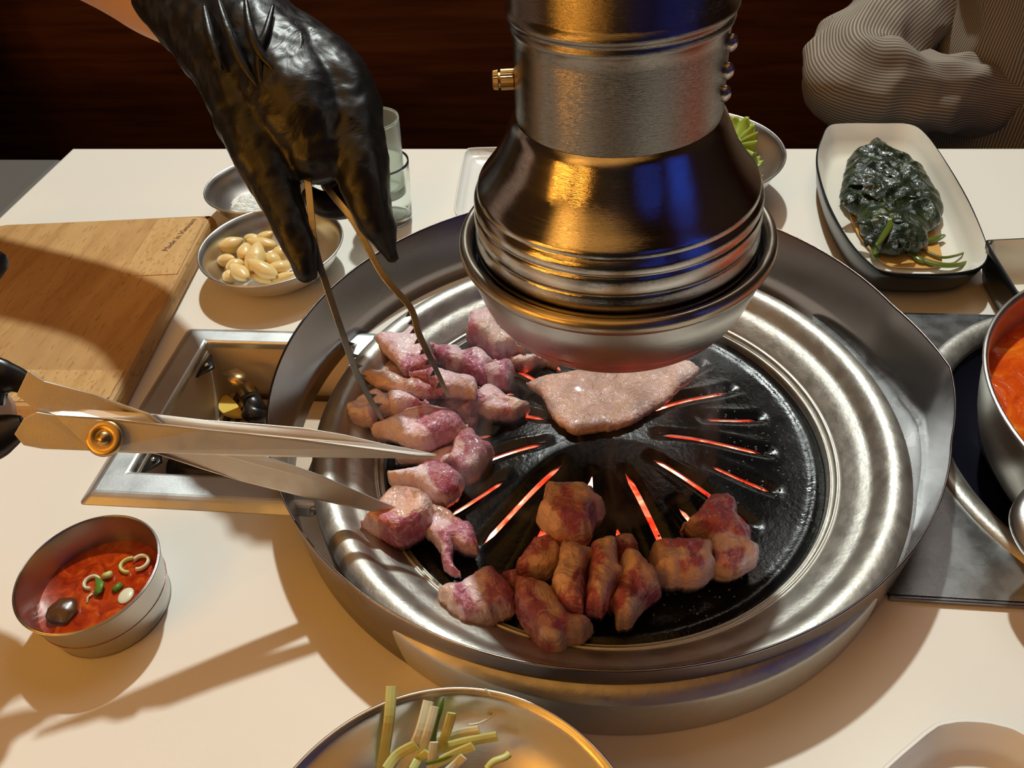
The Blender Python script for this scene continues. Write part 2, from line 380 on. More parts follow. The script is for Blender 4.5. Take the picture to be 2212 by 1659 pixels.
# dome plate with cut slots
NS = 11; A0 = math.radians(-163); DA = 2 * math.pi / NS
def slotw(kind, r):
    a, b, wmax = ((.036, .104, .0034) if kind == 0 else (.070, .108, .0030))
    if r < a or r > b: return 0
    t = (r - a) / (b - a); return wmax * min(1, math.sin(math.pi * min(max(t, 0), 1)) * 2.6 + .08)
def platez(r, off, kind):
    z = .0075 + .0175 * math.exp(-(r / .088) ** 4) if True else 0
    z += .0015 * math.exp(-((r - .133) / .003) ** 2)
    a, b = ((.030, .112) if kind == 0 else (.062, .115))
    if a < r < b:
        d = off * r
        e = min(1, (r - a) / .006, (b - r) / .006)
        z += e * (-.0022 * math.exp(-(d / .0045) ** 2) + .0009 * math.exp(-((abs(d) - .0075) / .002) ** 2))
    return z
def dome():
    rs = np.concatenate([np.linspace(.0015, .030, 16), np.linspace(.031, .115, 74), np.linspace(.117, .1392, 14)])
    cols = []
    for s in range(NS):
        for kind in (0, 1): cols.append((A0 + DA * (s + .5 * kind), kind))
    half = DA / 4; V = []; F = []; nc = 0; grid = []
    offs = [-1, -.8, -.6, -.42, -.27, -.15, -.06, 0, 1000, 0, .06, .15, .27, .42, .6, .8]
    colsn = len(cols) * (len(offs) - 1)
    for r in rs:
        row = []
        for ang, kind in cols:
            w_ = slotw(kind, r); base = max(w_, .0008) / 2 / r; base = min(base, half * .4)
            for o in offs:
                if o == 1000: continue
                i = offs.index(o)
                pass
            seq = [-1, -.8, -.6, -.42, -.27, -.15, -.06, 0]
            L = [-(base + (half - base) * (-q)) for q in seq]; R_ = [(base + (half - base) * q) for q in (0, .06, .15, .27, .42, .6, .8)]
            for th in L + R_:
                V.append((r * math.cos(ang + th), r * math.sin(ang + th), platez(r, th, kind))); row.append(len(V) - 1)
        grid.append(row)
    W_ = len(grid[0]); per = 15
    for j in range(len(rs) - 1):
        rm = (rs[j] + rs[j + 1]) / 2
        for i in range(W_):
            ci = i // per; k = i % per
            if k == 7 and slotw(cols[ci][1], rm) > 0: continue
            F.append((grid[j][i], grid[j][(i + 1) % W_], grid[j + 1][(i + 1) % W_], grid[j + 1][i]))
    F.append(tuple(grid[0]))
    o = mesh('grill_plate', V, F, M_grill, grill, True); md = o.modifiers.new('s', 'SOLIDIFY'); md.thickness = .0035; md.offset = -1
    o['label'] = 'black domed plate with radiating slots'
dome()
lathe('fire_bowl', [(.157, .0), (.150, -.02), (.14, -.05), (.0, -.052)], (0, 0), M_blkplas, grill, n=64)
# embers: one lumpy glowing bed
V = []; F = []; nr = 30; na = 72
for j in range(nr):
    for i in range(na):
        r = .002 + .125 * j / (nr - 1); a_ = 2 * math.pi * i / na; p = Vector((r * math.cos(a_), r * math.sin(a_), 0))
        V.append((p.x, p.y, -.022 + .010 * noise.noise(p * 60)))
for j in range(nr - 1):
    for i in range(na): F.append((j * na + i, j * na + (i + 1) % na, (j + 1) * na + (i + 1) % na, (j + 1) * na + i))
tag(mesh('glowing_charcoal', V, F, M_ember), 'bed of glowing orange charcoal under the slotted black grill plate', 'charcoal', kind='stuff')

rg = random.Random(3); bm = bmesh.new()
for i in range(420):
    a_ = rg.uniform(-1.3, 1.3) if rg.random() < .7 else rg.uniform(0, 6.28); rr = math.sqrt(rg.uniform(.35, 1)) * .134; q = rg.uniform(.0003, .0010)
    ballbm(bm, (rr * math.cos(a_), rr * math.sin(a_), platez(rr, .2, 1)), (q, q, q * .6), 6)
M_oil = mat('hot_oil', (.03, .03, .025), .06, spec=1.0, coat=1)
tag(frombm('oil_droplets', bm, M_oil, grill), kind='stuff')
# wind shield: round sheet with a folded corner at the right
def shield():
    n = 200; H = .0492; V = []; F = []
    c0 = Vector((-.005, .028)); R0 = .2022; c1 = Vector((-.005, .038)); R1 = .2105
    rows = [(0.0, 0), (.3, 0), (.6, 0), (.9, 0), (.97, 0), (1.0, 0)]
    ct = at(2053, 792, H); cb = at(1978, 925, 0)
    def corner(p, c, k):
        # outward bump to meet the corner point
        d = c - p; return p + d * k
    for t, _ in rows:
        cc = c0.lerp(c1, t); R_ = R0 + (R1 - R0) * t
        ck = Vector((cb.x, cb.y)).lerp(Vector((ct.x, ct.y)), t)
        ak = math.atan2(ck.y - cc.y, ck.x - cc.x); dk = (ck - cc).length - R_
        for i in range(n):
            a_ = 2 * math.pi * i / n + math.atan2(ct.y - c1.y, ct.x - c1.x) * 1.0
            da = (a_ - ak + math.pi) % (2 * math.pi) - math.pi
            k = max(0, 1 - abs(da) / .30)
            rr = R_ + dk * k
            V.append((cc.x + rr * math.cos(a_), cc.y + rr * math.sin(a_), H * t))
    for j in range(len(rows) - 1):
        for i in range(n): F.append((j * n + i, j * n + (i + 1) % n, (j + 1) * n + (i + 1) % n, (j + 1) * n + i))
    o = mesh('wind_shield', V, F, M_shield, None, True, solid=.0009)
    tag(o, 'thin steel wind shield with a bent corner standing around the grill pan', 'shield')
shield()

# ------------------------------------------------------------ hood
TL = (-.018, .0); HC = (.0035, 0)
hood = thing('extractor_hood', (HC[0], HC[1], .13), 'polished steel extractor duct and bell hanging over the grill', 'hood')
duct = [(.0462, 3.3), (.0462, .2860), (.0468, .2850), (.0478, .2835), (.0480, .2822), (.0474, .2808), (.0462, .2800), (.0466, .2788), (.0470, .2774), (.0466, .2760), (.0455, .2745), (.0454, .27), (.0462, .2350)]
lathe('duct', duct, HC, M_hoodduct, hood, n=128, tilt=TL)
bell = smoothprof([(.0463, .2362), (.0485, .2335), (.0510, .2280), (.0560, .2180), (.0610, .2105), (.0650, .2055), (.0668, .2030), (.0672, .2005)], 4) + \
    smoothprof([(.0676, .2000), (.0690, .1975), (.0693, .1945), (.0686, .1930), (.0694, .1915), (.0699, .1880), (.0697, .1845), (.0690, .1830), (.0694, .1818), (.0699, .1795), (.0704, .1765), (.0700, .1735), (.0706, .1720), (.0702, .1700), (.066, .1690), (.046, .170)], 4)
lathe('bell', bell, HC, M_hood, hood, n=160, tilt=TL)
tray = smoothprof([(.0752, .1670), (.0742, .1590), (.0722, .1510), (.0695, .1430), (.0680, .1400), (.0675, .1388), (.0664, .1378), (.0652, .1350), (.0630, .1325), (.0600, .1312), (.0560, .1320)], 4)
lathe('drip_tray', tray, HC, M_tray, hood, n=160, tilt=TL)
lathe('tray_lip', smoothprof([(.0728, .1680), (.0729, .1715), (.0738, .1745), (.0758, .1757), (.0778, .1750), (.0790, .1727), (.0789, .1700), (.0775, .1680), (.0752, .1668)], 4), HC, M_lip, hood, n=160, tilt=TL)['label'] = 'heat-tinted rolled lip'
lathe('gap_shade_ring', [(.0720, .1600), (.066, .1640), (.05, .165), (.03, .166)], HC, M_dkst, hood, n=96, tilt=TL)  # dark annulus added so the gap between bell and lip looks shaded
lathe('tray_inside', [(.0730, .1700), (.071, .160), (.066, .145), (.060, .136), (.0560, .1322)], HC, M_tray, hood, n=96, tilt=TL)
# brass thumb screw at the left, pin at the right, rivets
def knob(name, px, py, dd, L, r, m_, knurl=0):
    p = dep(px, py, dd); c = Vector((HC[0], HC[1], p.z)); d = (p - c).normalized()
    bm = bmesh.new()
    base = c + d * .0445
    n_ = 48
    segs = [(0, r * .45), (.003, r * .45), (.0032, r), (L * .70, r), (L * .72, r * .8), (L * .78, r * .8), (L * .80, r * .98), (L * .97, r * .9), (L, r * .7)]
    u = Vector((0, 0, 1)); v = d.cross(u); rings = []
    for s, rr in segs:
        rings.append([bm.verts.new(base + d * s + (u * math.cos(2 * math.pi * k / n_) + v * math.sin(2 * math.pi * k / n_)) * rr * (1 + (knurl * (k % 2) if rr > r * .85 else 0))) for k in range(n_)])
    for a, b in zip(rings, rings[1:]):
        for k in range(n_): bm.faces.new((a[k], a[(k + 1) % n_], b[(k + 1) % n_], b[k]))
    bm.faces.new(rings[-1]); bmesh.ops.recalc_face_normals(bm, faces=bm.faces)
    o = frombm(name, bm, m_, hood, smooth=False); return o
k1 = knob('thumb_screw', 1092, 172, .345, .0125, .0040, M_brass, .08); k1['label'] = 'knurled brass thumb screw'
k2 = knob('locking_pin', 1560, 272, .375, .010, .0036, M_dkst, 0); k2['label'] = 'black locking pin'
for (px, py) in ((1579, 92), (1571, 153), (1565, 202)):
    p = dep(px, py, .345); dz = p.z
    # ray vs cylinder
    d = CR * ((px - 1106) / FPX) + CD * ((py - 829.5) / FPX) + CF
    best = None
    for s in range(200, 420):
        q = CC + d * (s / 1000)
        if math.hypot(q.x - HC[0] + TL[0] * -(q.z - .15), q.y - HC[1]) < .0466: best = q; break
    if best is None: best = CC + d * .345
    bm = bmesh.new(); ballbm(bm, best, (.0028, .0024, .0036), 14); frombm('rivet', bm, M_tray, hood)

# ------------------------------------------------------------ left control well
fr = thing('control_well', (-.25, .03, 0), 'stainless framed recess holding the gas valve left of the grill', 'recess')
fx0, fx1, fy0, fy1 = -.334, -.176, -.060, .118; ix0, ix1, iy0, iy1 = -.309, -.19, -.034, .098
O = [(fx0 + .004, fy0), (fx1, fy0), (fx1, fy1), (fx0 + .004, fy1), (fx0, fy1 - .006), (fx0, fy0 + .006)]
def ringframe(name, z0, z1, m_, parent):
    out = [(fx0, fy0), (fx1, fy0), (fx1, fy1), (fx0, fy1)]
    bev = .006
    o1 = [(fx0 + bev, fy0 + bev), (fx1, fy0 + bev), (fx1, fy1 - bev), (fx0 + bev, fy1 - bev)]
    i1 = [(ix0, iy0), (ix1, iy0), (ix1, iy1), (ix0, iy1)]
    V = [(*p, z0) for p in out] + [(*p, z1) for p in o1] + [(*p, z1) for p in i1] + [(*p, -.012) for p in i1]
    F = []
    for b0 in (0, 4, 8):
        for i in range(4): F.append((b0 + i, b0 + (i + 1) % 4, b0 + 4 + (i + 1) % 4, b0 + 4 + i))
    mesh(name, V, F, m_, parent, False, bevel=.0025)
ringframe('steel_frame', .0003, .0048, M_frame_st, fr)
box('frame_tab', (-.180, -.058, .0004), (-.166, -.040, .0040), M_frame_st, fr, bevel=.0015)
D = -.048
V = [(ix0, iy0, -.002), (ix1, iy0, -.002), (ix1, iy1, -.002), (ix0, iy1, -.002), (ix0 + .006, iy0 + .006, D), (ix1, iy0 + .006, D), (ix1, iy1 - .004, D), (ix0 + .006, iy1 - .004, D)]
mesh('well_liner', V, [(0, 1, 5, 4), (1, 2, 6, 5), (2, 3, 7, 6), (3, 0, 4, 7), (4, 5, 6, 7)], M_cream, fr, False, solid=.001)
box('liner_rail', (ix0 + .012, iy0 + .012, D), (ix0 + .016, iy1 - .01, D + .004), M_rust, fr)
box('liner_rail', (ix0 + .022, iy0 + .012, D), (ix0 + .0245, iy1 - .014, D + .003), M_rust, fr)
box('liner_rail', (ix0 + .012, iy1 - .010, D), (ix1, iy1 - .007, D + .004), M_rust, fr)
# bolt lugs in the corners
for (x, y, s) in ((ix0 + .002, iy1 - .020, 1), (ix0 + .002, iy0 + .016, -1)):
    bm = bmesh.new(); tubebm(bm, [(x, y - .012, -.004), (x + .004, y, -.0045), (x + .001, y + .014, -.004)], [.001, .006, .001], 10, .22, up=(0, 0, 1)); frombm('lug', bm, M_blkplas, fr)
    bm = bmesh.new(); ballbm(bm, (x + .004, y, -.002), (.002, .002, .0015), 12); frombm('screw_head', bm, M_tray, fr)
# valve lever: bent brass plated band, yellow disc, black pipe end
A = at(494, 800, -.010); B = at(508, 822, -.012); C_ = at(528, 842, -.020); D_ = at(540, 856, -.030)
def band(name, path, wvec, m_, parent, th=.0014):
    V = []; F = []
    for p in path: V += [p - wvec / 2, p + wvec / 2]
    for i in range(len(path) - 1): F.append((2 * i, 2 * i + 1, 2 * i + 3, 2 * i + 2))
    return mesh(name, V, F, m_, parent, True, solid=th)
pth = smoothprof([tuple(at(495, 803, -.012)), tuple(at(508, 812, -.008)), tuple(at(522, 828, -.012)), tuple(at(536, 850, -.022))], 6)
wv = at(512, 790, -.012) - at(478, 803, -.012)
band('valve_lever', [Vector(p) for p in pth], wv, M_brass, fr)['label'] = 'polished brass lever'
V = [at(px, py, -.040) for px, py in closedsmooth([(487, 856), (500, 862), (515, 878), (525, 898), (510, 901), (488, 897), (474, 885), (476, 868)], 4)]
mesh('valve_dial', V, [tuple(range(len(V)))], M_yellow, fr, False, solid=.003)
tube('valve_pipe', [at(535, 850, -.034), at(556, 893, -.030)], .008, M_blkplas, fr, n=20)
tube('valve_pipe', [at(548, 905, -.034), at(560, 880, -.026)], [.010, .010], M_blkplas, fr, n=24)
tube('hose', [at(375, 1010, -.03), at(400, 1022, -.028), at(450, 1030, -.03), at(560, 1035, -.035)], .009, M_blkplas, fr, n=16)
tube('cable', [at(335, 1020, -.035), at(350, 1000, -.03), at(365, 985, -.03)], .0016, M_white_wire, fr, n=8)
tube('cable', [at(350, 1022, -.035), at(362, 1003, -.03), at(376, 988, -.03)], .0014, M_brass, fr, n=8)

# ------------------------------------------------------------ right cooker
ck = thing('burner_plate', (.35, .02, 0), 'scratched stainless cooker plate with round dark burner recess at right', 'burner')
bc = Vector((.3505, .019)); br = .1450
def cooker():
    n = 96; V = []; F = []
    out = [(.158, -.094), (.60, -.094), (.60, .154), (.158, .154)]
    circ = [(bc.x + br * math.cos(2 * math.pi * i / n), bc.y + br * math.sin(2 * math.pi * i / n)) for i in range(n)]
    # clip circle to plate: burner nearly fills it
    circ = [(x, min(max(y, -.0935), .1535)) for x, y in circ]
    E = [(i, (i + 1) % 4) for i in range(4)] + [(4 + i, 4 + (i + 1) % n) for i in range(n)]
    vs, es, fs, *_ = geometry.delaunay_2d_cdt([Vector(v) for v in out + circ], E, [], 0, 1e-7)
    keep = [f for f in fs if abs((sum((vs[i] for i in f), Vector((0, 0))) / len(f) - bc).length) > br - .0005 or not (-.0934 < (sum((vs[i] for i in f), Vector((0, 0))) / len(f)).y < .1534)]
    mesh('steel_plate', [(v.x, v.y, .003) for v in vs], [tuple(f) for f in keep], M_plate_st, ck, False, solid=.0022)
    box('plate_lip', (.158, -.0965, .0003), (.60, -.094, .004), M_plate_st, ck, bevel=.001)
cooker()
clipw = None
lathe('burner_ring', [(.1455, .0035), (.1440, .0062), (.1405, .0070), (.1360, .0062), (.1300, .0020), (.1285, -.004)], bc, M_steel, ck, n=120, pivot_z=0)
lathe('burner_bowl', [(.1290, -.002), (.120, -.012), (.105, -.016), (.08, -.018), (.001, -.018)], bc, M_dkst, ck, n=96, pivot_z=0)
lathe('inner_ring', [(.100, -.015), (.099, -.008), (.094, -.006), (.088, -.010), (.086, -.018)], bc, M_dkst, ck, n=96, pivot_z=0)
# stew pot
pc = Vector((.3585, -.003)); pot = thing('stew_pot', (pc.x, pc.y, -.004), 'steel pot of bright red stew on the burner at the right edge', 'pot')
PR = .1372
prof = smoothprof([(.001, .000), (.100, .000), (.116, .004), (.126, .018), (.132, .040), (.1345, .056), (.1355, .0600), (PR, .0622), (.1378, .0632), (PR - .001, .0640), (.1348, .0630), (.1335, .0600), (.1325, .050), (.128, .030), (.118, .012), (.10, .006), (.001, .006)], 3)
lathe('pot_body', prof, pc, M_bowl, pot, n=128, pivot_z=0)
lathe('stew', [(.1315, .0385), (.120, .0392), (.08, .0395), (.04, .0392), (.0005, .0395)], pc, M_stew, pot, n=96, pivot_z=0)
h0 = at(2175, 905, .047); h1 = at(2215, 960, .045)
def parc(a, r, z): return Vector((pc.x + r * math.cos(a), pc.y + r * math.sin(a), z))
ac = math.radians(212)
tube('pot_handle', smoothprof([tuple(parc(ac - .17, .134, .050)), tuple(parc(ac - .15, .143, .050)), tuple(parc(ac - .10, .156, .046)), tuple(parc(ac, .162, .043)), tuple(parc(ac + .12, .160, .043)), tuple(parc(ac + .26, .155, .046)), tuple(parc(ac + .30, .142, .050)), tuple(parc(ac + .32, .134, .050))], 5), [.0065] * 36, M_bowl, pot, n=16)
for i in range(9):
    a_ = 2.2 + i * .33; r = .06 + .055 * ((i * 37) % 10) / 10
    bm = bmesh.new(); ballbm(bm, (0, 0, 0), (.016, .011, .005), 16)
    for v in bm.verts: v.co += v.co * .25 * noise.noise(v.co * 120 + Vector((i, 0, 0)))
    bmesh.ops.rotate(bm, verts=bm.verts, cent=(0, 0, 0), matrix=Matrix.Rotation(i * 1.3, 3, 'Z')); bmesh.ops.translate(bm, verts=bm.verts, vec=(pc.x + r * math.cos(a_), pc.y + r * math.sin(a_), .0395))
    frombm('kimchi_piece', bm, M_stew, pot)

# ------------------------------------------------------------ bowls
def bowl(name, c, R, H, rb, label, cat='bowl', m_=None, straight=False, lip=.0016):
    t = thing(name, (c[0], c[1], 0), label, cat)
    e = .0012
    if straight: P = [(.0005, .0008), (rb - .003, .0008), (rb, .003), (rb + (R - rb) * .5, H * .5), (R - .0002, H - .002), (R + .0006, H - .0006), (R, H), (R - .001, H - .0012), (rb + (R - rb) * .5 - e, H * .5), (rb - e, .004), (rb - .005, .0022), (.0005, .0022)]
    else: P = [(.0005, .0008), (rb, .0008), (rb + (R - rb) * .35, H * .16), (rb + (R - rb) * .74, H * .52), (R - .003, H - .003), (R - lip * .4, H - lip * 1.1), (R + lip * .2, H - lip * .5), (R - lip * .3, H), (R - lip * 1.2, H - lip * .5), (R - .0045, H - .004), (rb + (R - rb) * .74 - e, H * .54), (rb + (R - rb) * .35 - e, H * .16 + e), (rb - e, .0022), (.0005, .0022)]
    lathe('bowl_shell', smoothprof(P, 4), c, m_ or M_bowl, t, n=128, pivot_z=0)
    return t
# garlic
gc = (-.2828, .1974); bowl('steel_bowl', gc, .0610, .0300, .030, 'shallow steel bowl full of peeled garlic behind the cutting board')
sc_ = (-.3268, .2990); bowl('steel_bowl', sc_, .0530, .0300, .024, 'shallow steel bowl with a little salt, behind the garlic bowl')
def saltheap():
    V = []; F = []; n1 = 20; n2 = 40; c = (at(528, 438, .006).x, at(528, 438, .006).y)
    for j in range(n1):
        for i in range(n2):
            r = .020 * j / (n1 - 1); a_ = 2 * math.pi * i / n2; p = Vector((c[0] + r * math.cos(a_), c[1] + r * math.sin(a_), 0))
            V.append((p.x, p.y, .0028 + .008 * (1 - (j / (n1 - 1)) ** 2) + .0022 * noise.noise(p * 220) + .0012 * noise.noise(p * 700)))
    for j in range(n1 - 1):
        for i in range(n2): F.append((j * n2 + i, j * n2 + (i + 1) % n2, (j + 1) * n2 + (i + 1) % n2, (j + 1) * n2 + i))
    tag(mesh('coarse_salt', V, F, M_salt, None, False), 'small heap of white salt in the rear steel bowl', 'salt', kind='stuff')
saltheap()
# cloves: px, py, length px, width px, direction deg (tip), height z
CL = [(499, 530, 46, 38, 30, .020, 'upper left clove with its point up, apart from the heap'), (488, 562, 38, 30, -10, .019, 'small leftmost clove, lying under a bigger round one'),
      (545, 516, 32, 26, 170, .019, 'small clove at the back with a brown root end'), (572, 512, 34, 26, 20, .020, 'half-hidden clove at the back beside the glove'),
      (530, 545, 44, 34, 105, .023, 'clove standing up with a bright glint near the heap centre'), (568, 528, 58, 32, 172, .022, 'long pale clove lying across the back of the heap'),
      (552, 560, 66, 42, 95, .026, 'largest clove lying on top in the heap centre'), (508, 575, 36, 34, 40, .018, 'roundish clove in the gap left of the centre'),
      (570, 583, 60, 34, 160, .024, 'long clove on top at the front of the heap'), (519, 590, 54, 32, 140, .022, 'clove with a sharp tip at the front left'),
      (497, 597, 30, 30, 80, .014, 'clove tucked at the front left wall of the bowl'), (590, 562, 36, 30, 150, .022, 'clove with a brown root end right of the centre'),
      (607, 548, 36, 36, 60, .021, 'clove half covered by the gloved thumb'), (607, 578, 46, 30, 30, .020, 'clove at the right front under the thumb'),
      (568, 602, 56, 22, 178, .015, 'flat clove along the front wall of the bowl'), (612, 600, 44, 22, 15, .016, 'pale clove at the right end of the front wall'),
      (664, 502, 36, 40, 90, .020, 'clove seen right of the gloved thumb'), (640, 530, 40, 34, 10, .017, 'clove hidden behind the gloved thumb')]
for i, (px, py, L, W_, ang, z, lb) in enumerate(CL):
    c = at(px, py, z * .85); sc2 = 1 / 2580.; Lh = L * sc2 * .58; Wh = W_ * sc2 * .56
    bm = bmesh.new(); ballbm(bm, (0, 0, 0), (1, 1, 1), 24)
    for v in bm.verts:
        x = v.co.x; taper = 1 - .45 * max(0, x) ** 1.6 + .05 * x
        v.co = Vector((x * Lh * (1.18 if x > 0 else 1), v.co.y * Wh * taper, v.co.z * Wh * .85 * taper + Lh * .10 * x * x))
        v.co += v.normal * .0006 * noise.noise(v.co * 150 + Vector((i * 7, 0, 0)))
    R_ = Matrix.Rotation(math.radians(ang), 3, 'Z') @ Matrix.Rotation(random.uniform(-.35, .25), 3, 'Y')
    bmesh.ops.rotate(bm, verts=bm.verts, cent=(0, 0, 0), matrix=R_); bmesh.ops.translate(bm, verts=bm.verts, vec=c)
    o = frombm('garlic_clove', bm, M_garlic); tag(o, 'peeled garlic ' + lb, 'garlic', 'peeled garlic cloves in the steel bowl')
    bm = bmesh.new(); e = R_ @ Vector((-Lh * .97, 0, Lh * .09)); ballbm(bm, c + e, (.0012, .0016, .0014), 10); frombm('root_end', bm, M_gtip, o)

# sauce cup
cc_ = (-.2755, -.1300); M_cup = steel('cup_steel', (.46, .44, .41), .26, .40, (1, 1, 1), 30, .12, (1, 1, 40))
cupo = bowl('sauce_cup', cc_, .0376, .0360, .0322, 'steel cup of red dipping sauce at the lower left of the table', 'cup', m_=M_cup, straight=True)
lathe('sauce', [(.0350, .0165), (.030, .0172), (.02, .0175), (.0005, .0178)], cc_, M_sauce, cupo, n=64, pivot_z=0)
def ring(name, px, py, z, r, m_, parent, th=.0012, arc=6.28, a0=0, sx=1, tiltx=.0):
    p = at(px, py, z); k = 24
    pts = [p + Vector((r * sx * math.cos(a0 + arc * i / k), r * math.sin(a0 + arc * i / k), tiltx * math.sin(a0 + arc * i / k) * r)) for i in range(k + 1)]
    return tube(name, pts, th, m_, parent, n=8, flat=1.6)
ring('scallion_slice', 284, 1221, .0185, .0048, M_yel, cupo, .0010, 3.0, 1.8, 1.3)
ring('scallion_slice', 303, 1215, .0190, .0046, M_pale, cupo, .0010, 4.4, -1.6, 1.0)
bm = bmesh.new(); ballbm(bm, at(272, 1287, .0180), (.0042, .0052, .0014), 16); frombm('garlic_slice', bm, M_pale, cupo)
ring('scallion_slice', 198, 1258, .0190, .0040, M_pale, cupo, .0009, 4.8, .2)
tube('scallion_slice', [at(208, 1248, .020), at(216, 1262, .021), at(212, 1277, .021), at(204, 1285, .019)], [.0008, .0026, .0028, .0012], M_green, cupo, n=8, flat=.4)
tube('scallion_slice', [at(200, 1282, .019), at(190, 1290, .0185), at(188, 1302, .018)], .0006, M_pale, cupo, n=8)
tube('scallion_slice', [at(225, 1245, .019), at(240, 1240, .020)], .0020, M_yel, cupo, n=8)
tube('scallion_slice', [at(246, 1277, .0185), at(262, 1262, .0185)], .0020, M_green, cupo, n=8)
bm = bmesh.new(); ballbm(bm, (0, 0, 0), (.0085, .0075, .0045), 20)
for v in bm.verts: v.co += v.co * .3 * noise.noise(v.co * 200)
bmesh.ops.translate(bm, verts=bm.verts, vec=at(138, 1322, .0185)); frombm('bean_paste', bm, M_bean, cupo)

# lettuce bowl
lc = (.0745, .338); bowl('lettuce_bowl', lc, .0835, .0450, .042, 'large steel bowl with lettuce, mostly behind the extractor hood')
def leaf(name, c, r, m_, parent=None, seed=0, tilt=(0, 0, 0), curl=.3, freq=30, th=.0007, label=None):
    V = []; F = []; n1, n2 = 12, 48
    for j in range(n1):
        for i in range(n2):
            t = j / (n1 - 1); a_ = 2 * math.pi * i / n2
            rr = r * t * (1 + .25 * noise.noise(Vector((math.cos(a_) * 1.5 + seed, math.sin(a_) * 1.5, 0))))
            p = Vector((rr * math.cos(a_), rr * math.sin(a_), 0))
            p.z = curl * r * t * t + t * t * r * .16 * math.sin(a_ * 13 + seed) + r * .55 * noise.noise(p * freq + Vector((seed, 0, 0)))
            V.append(p)
    for j in range(n1 - 1):
        for i in range(n2): F.append((j * n2 + i, j * n2 + (i + 1) % n2, (j + 1) * n2 + (i + 1) % n2, (j + 1) * n2 + i))
    R_ = Matrix.Rotation(tilt[2], 3, 'Z') @ Matrix.Rotation(tilt[0], 3, 'X') @ Matrix.Rotation(tilt[1], 3, 'Y')
    V = [R_ @ v + Vector(c) for v in V]
    return mesh(name, V, F, m_, parent, True, solid=th)
for i, (px, py, z, r, m_, lb) in enumerate([(1585, 312, .045, .022, M_lett, 'bright green frilly lettuce leaf, the highest one beside the hood'), (1606, 350, .036, .014, M_lett, 'small lettuce leaf with a reddish stem beside the hood'), (1622, 380, .026, .010, M_lettr, 'lettuce stem end lowest in the bowl beside the hood'), (1560, 370, .030, .030, M_lett, 'large lettuce leaf hidden behind the hood')]):
    tag(leaf('lettuce_leaf', at(px, py, z), r, m_, seed=i * 3.1, tilt=(.5, .3 * i, i)), lb, 'lettuce', 'lettuce leaves in the bowl')

# scallion bowl front
sb = (-.0555, -.2665); bowl('salad_bowl', sb, .0838, .0450, .040, 'large steel bowl of shredded scallion cut off by the front edge')
ST = [((846, 1482), (840, 1560), (825, 1660), .0040, M_yel, 'tallest pale yellow strip standing at the left'), ((926, 1514), (905, 1590), (866, 1665), .0042, M_pale, 'wide white strip leaning left, with a peeled tip'),
      ((940, 1526), (922, 1590), (890, 1665), .0034, M_pale, 'white strip just right of the wide peeled one'), ((959, 1507), (942, 1560), (935, 1605), .0022, M_green, 'dark green tapered strip with a curled tip'),
      ((976, 1540), (965, 1580), (950, 1620), .0036, M_yel, 'yellow strip leaning right of the green one'), ((938, 1603), (934, 1635), (930, 1668), .0034, M_pale, 'short white strip standing upright in the middle'),
      ((1035, 1576), (990, 1584), (945, 1600), .0034, M_pale, 'white strip pointing right, highest of the lying ones'), ((1074, 1590), (1010, 1602), (945, 1618), .0036, M_yel, 'long strip reaching furthest right'),
      ((1022, 1612), (980, 1630), (930, 1655), .0036, M_yel, 'pale green strip lying below the furthest one'), ((1002, 1634), (985, 1650), (965, 1668), .0034, M_pale, 'cream strip cut square at the lower right'),
      ((900, 1608), (860, 1630), (835, 1662), .0040, M_yel, 'curved pale strip along the left bottom'), ((978, 1632), (950, 1643), (920, 1650), .0014, M_green, 'thin green thread over the lying strips'),
      ((925, 1625), (905, 1640), (890, 1665), .0034, M_yel, 'yellow green strip in the middle of the tangle')]
for i, (a, b, c, w_, m_, lb) in enumerate(ST):
    za = .052 if a[1] < 1500 else .048 if a[1] < 1545 else .036 + .002 * (i % 3)
    pts = smoothprof([tuple(at(*a, za)), tuple(at(*b, za * .72 + .006)), tuple(at(*c, .022 + .001 * i))], 6)
    n_ = len(pts); rad = [w_ * .62 * (1 if m_ is not M_green else min(1, .15 + k / 4)) for k in range(n_)]
    o = tube('scallion_strip', pts, rad, m_, n=8, flat=.30, up=(.3, -.6, .7)); [setattr(p_, 'use_smooth', False) for p_ in o.data.polygons]; tag(o, 'shredded scallion: ' + lb, 'scallion', 'shredded scallion strips in the front bowl')
tag(tube('scallion_root', smoothprof([tuple(at(1048, 1488, .0465)), tuple(at(1072, 1520, .040)), tuple(at(1070, 1540, .036)), tuple(at(1040, 1560, .034)), tuple(at(1012, 1566, .034))], 6), .0005, M_pale, n=6), 'thin curved scallion hair over the rim of the front bowl', 'scallion')
tag(tube('scallion_curl', smoothprof([tuple(at(1052, 1660, .028)), tuple(at(1066, 1645, .030)), tuple(at(1090, 1636, .030)), tuple(at(1100, 1628, .030))], 6), [.0016] * 19, M_yel, n=8), 'small curled green yellow scallion piece alone on the right of the front bowl', 'scallion')
tag(lathe('chili_dressing', [(.045, .0046), (.02, .005), (.0005, .005)], sb, M_soy, None, n=48, pivot_z=0), 'thin pool of dressing at the bottom of the front bowl', 'dressing', kind='stuff')

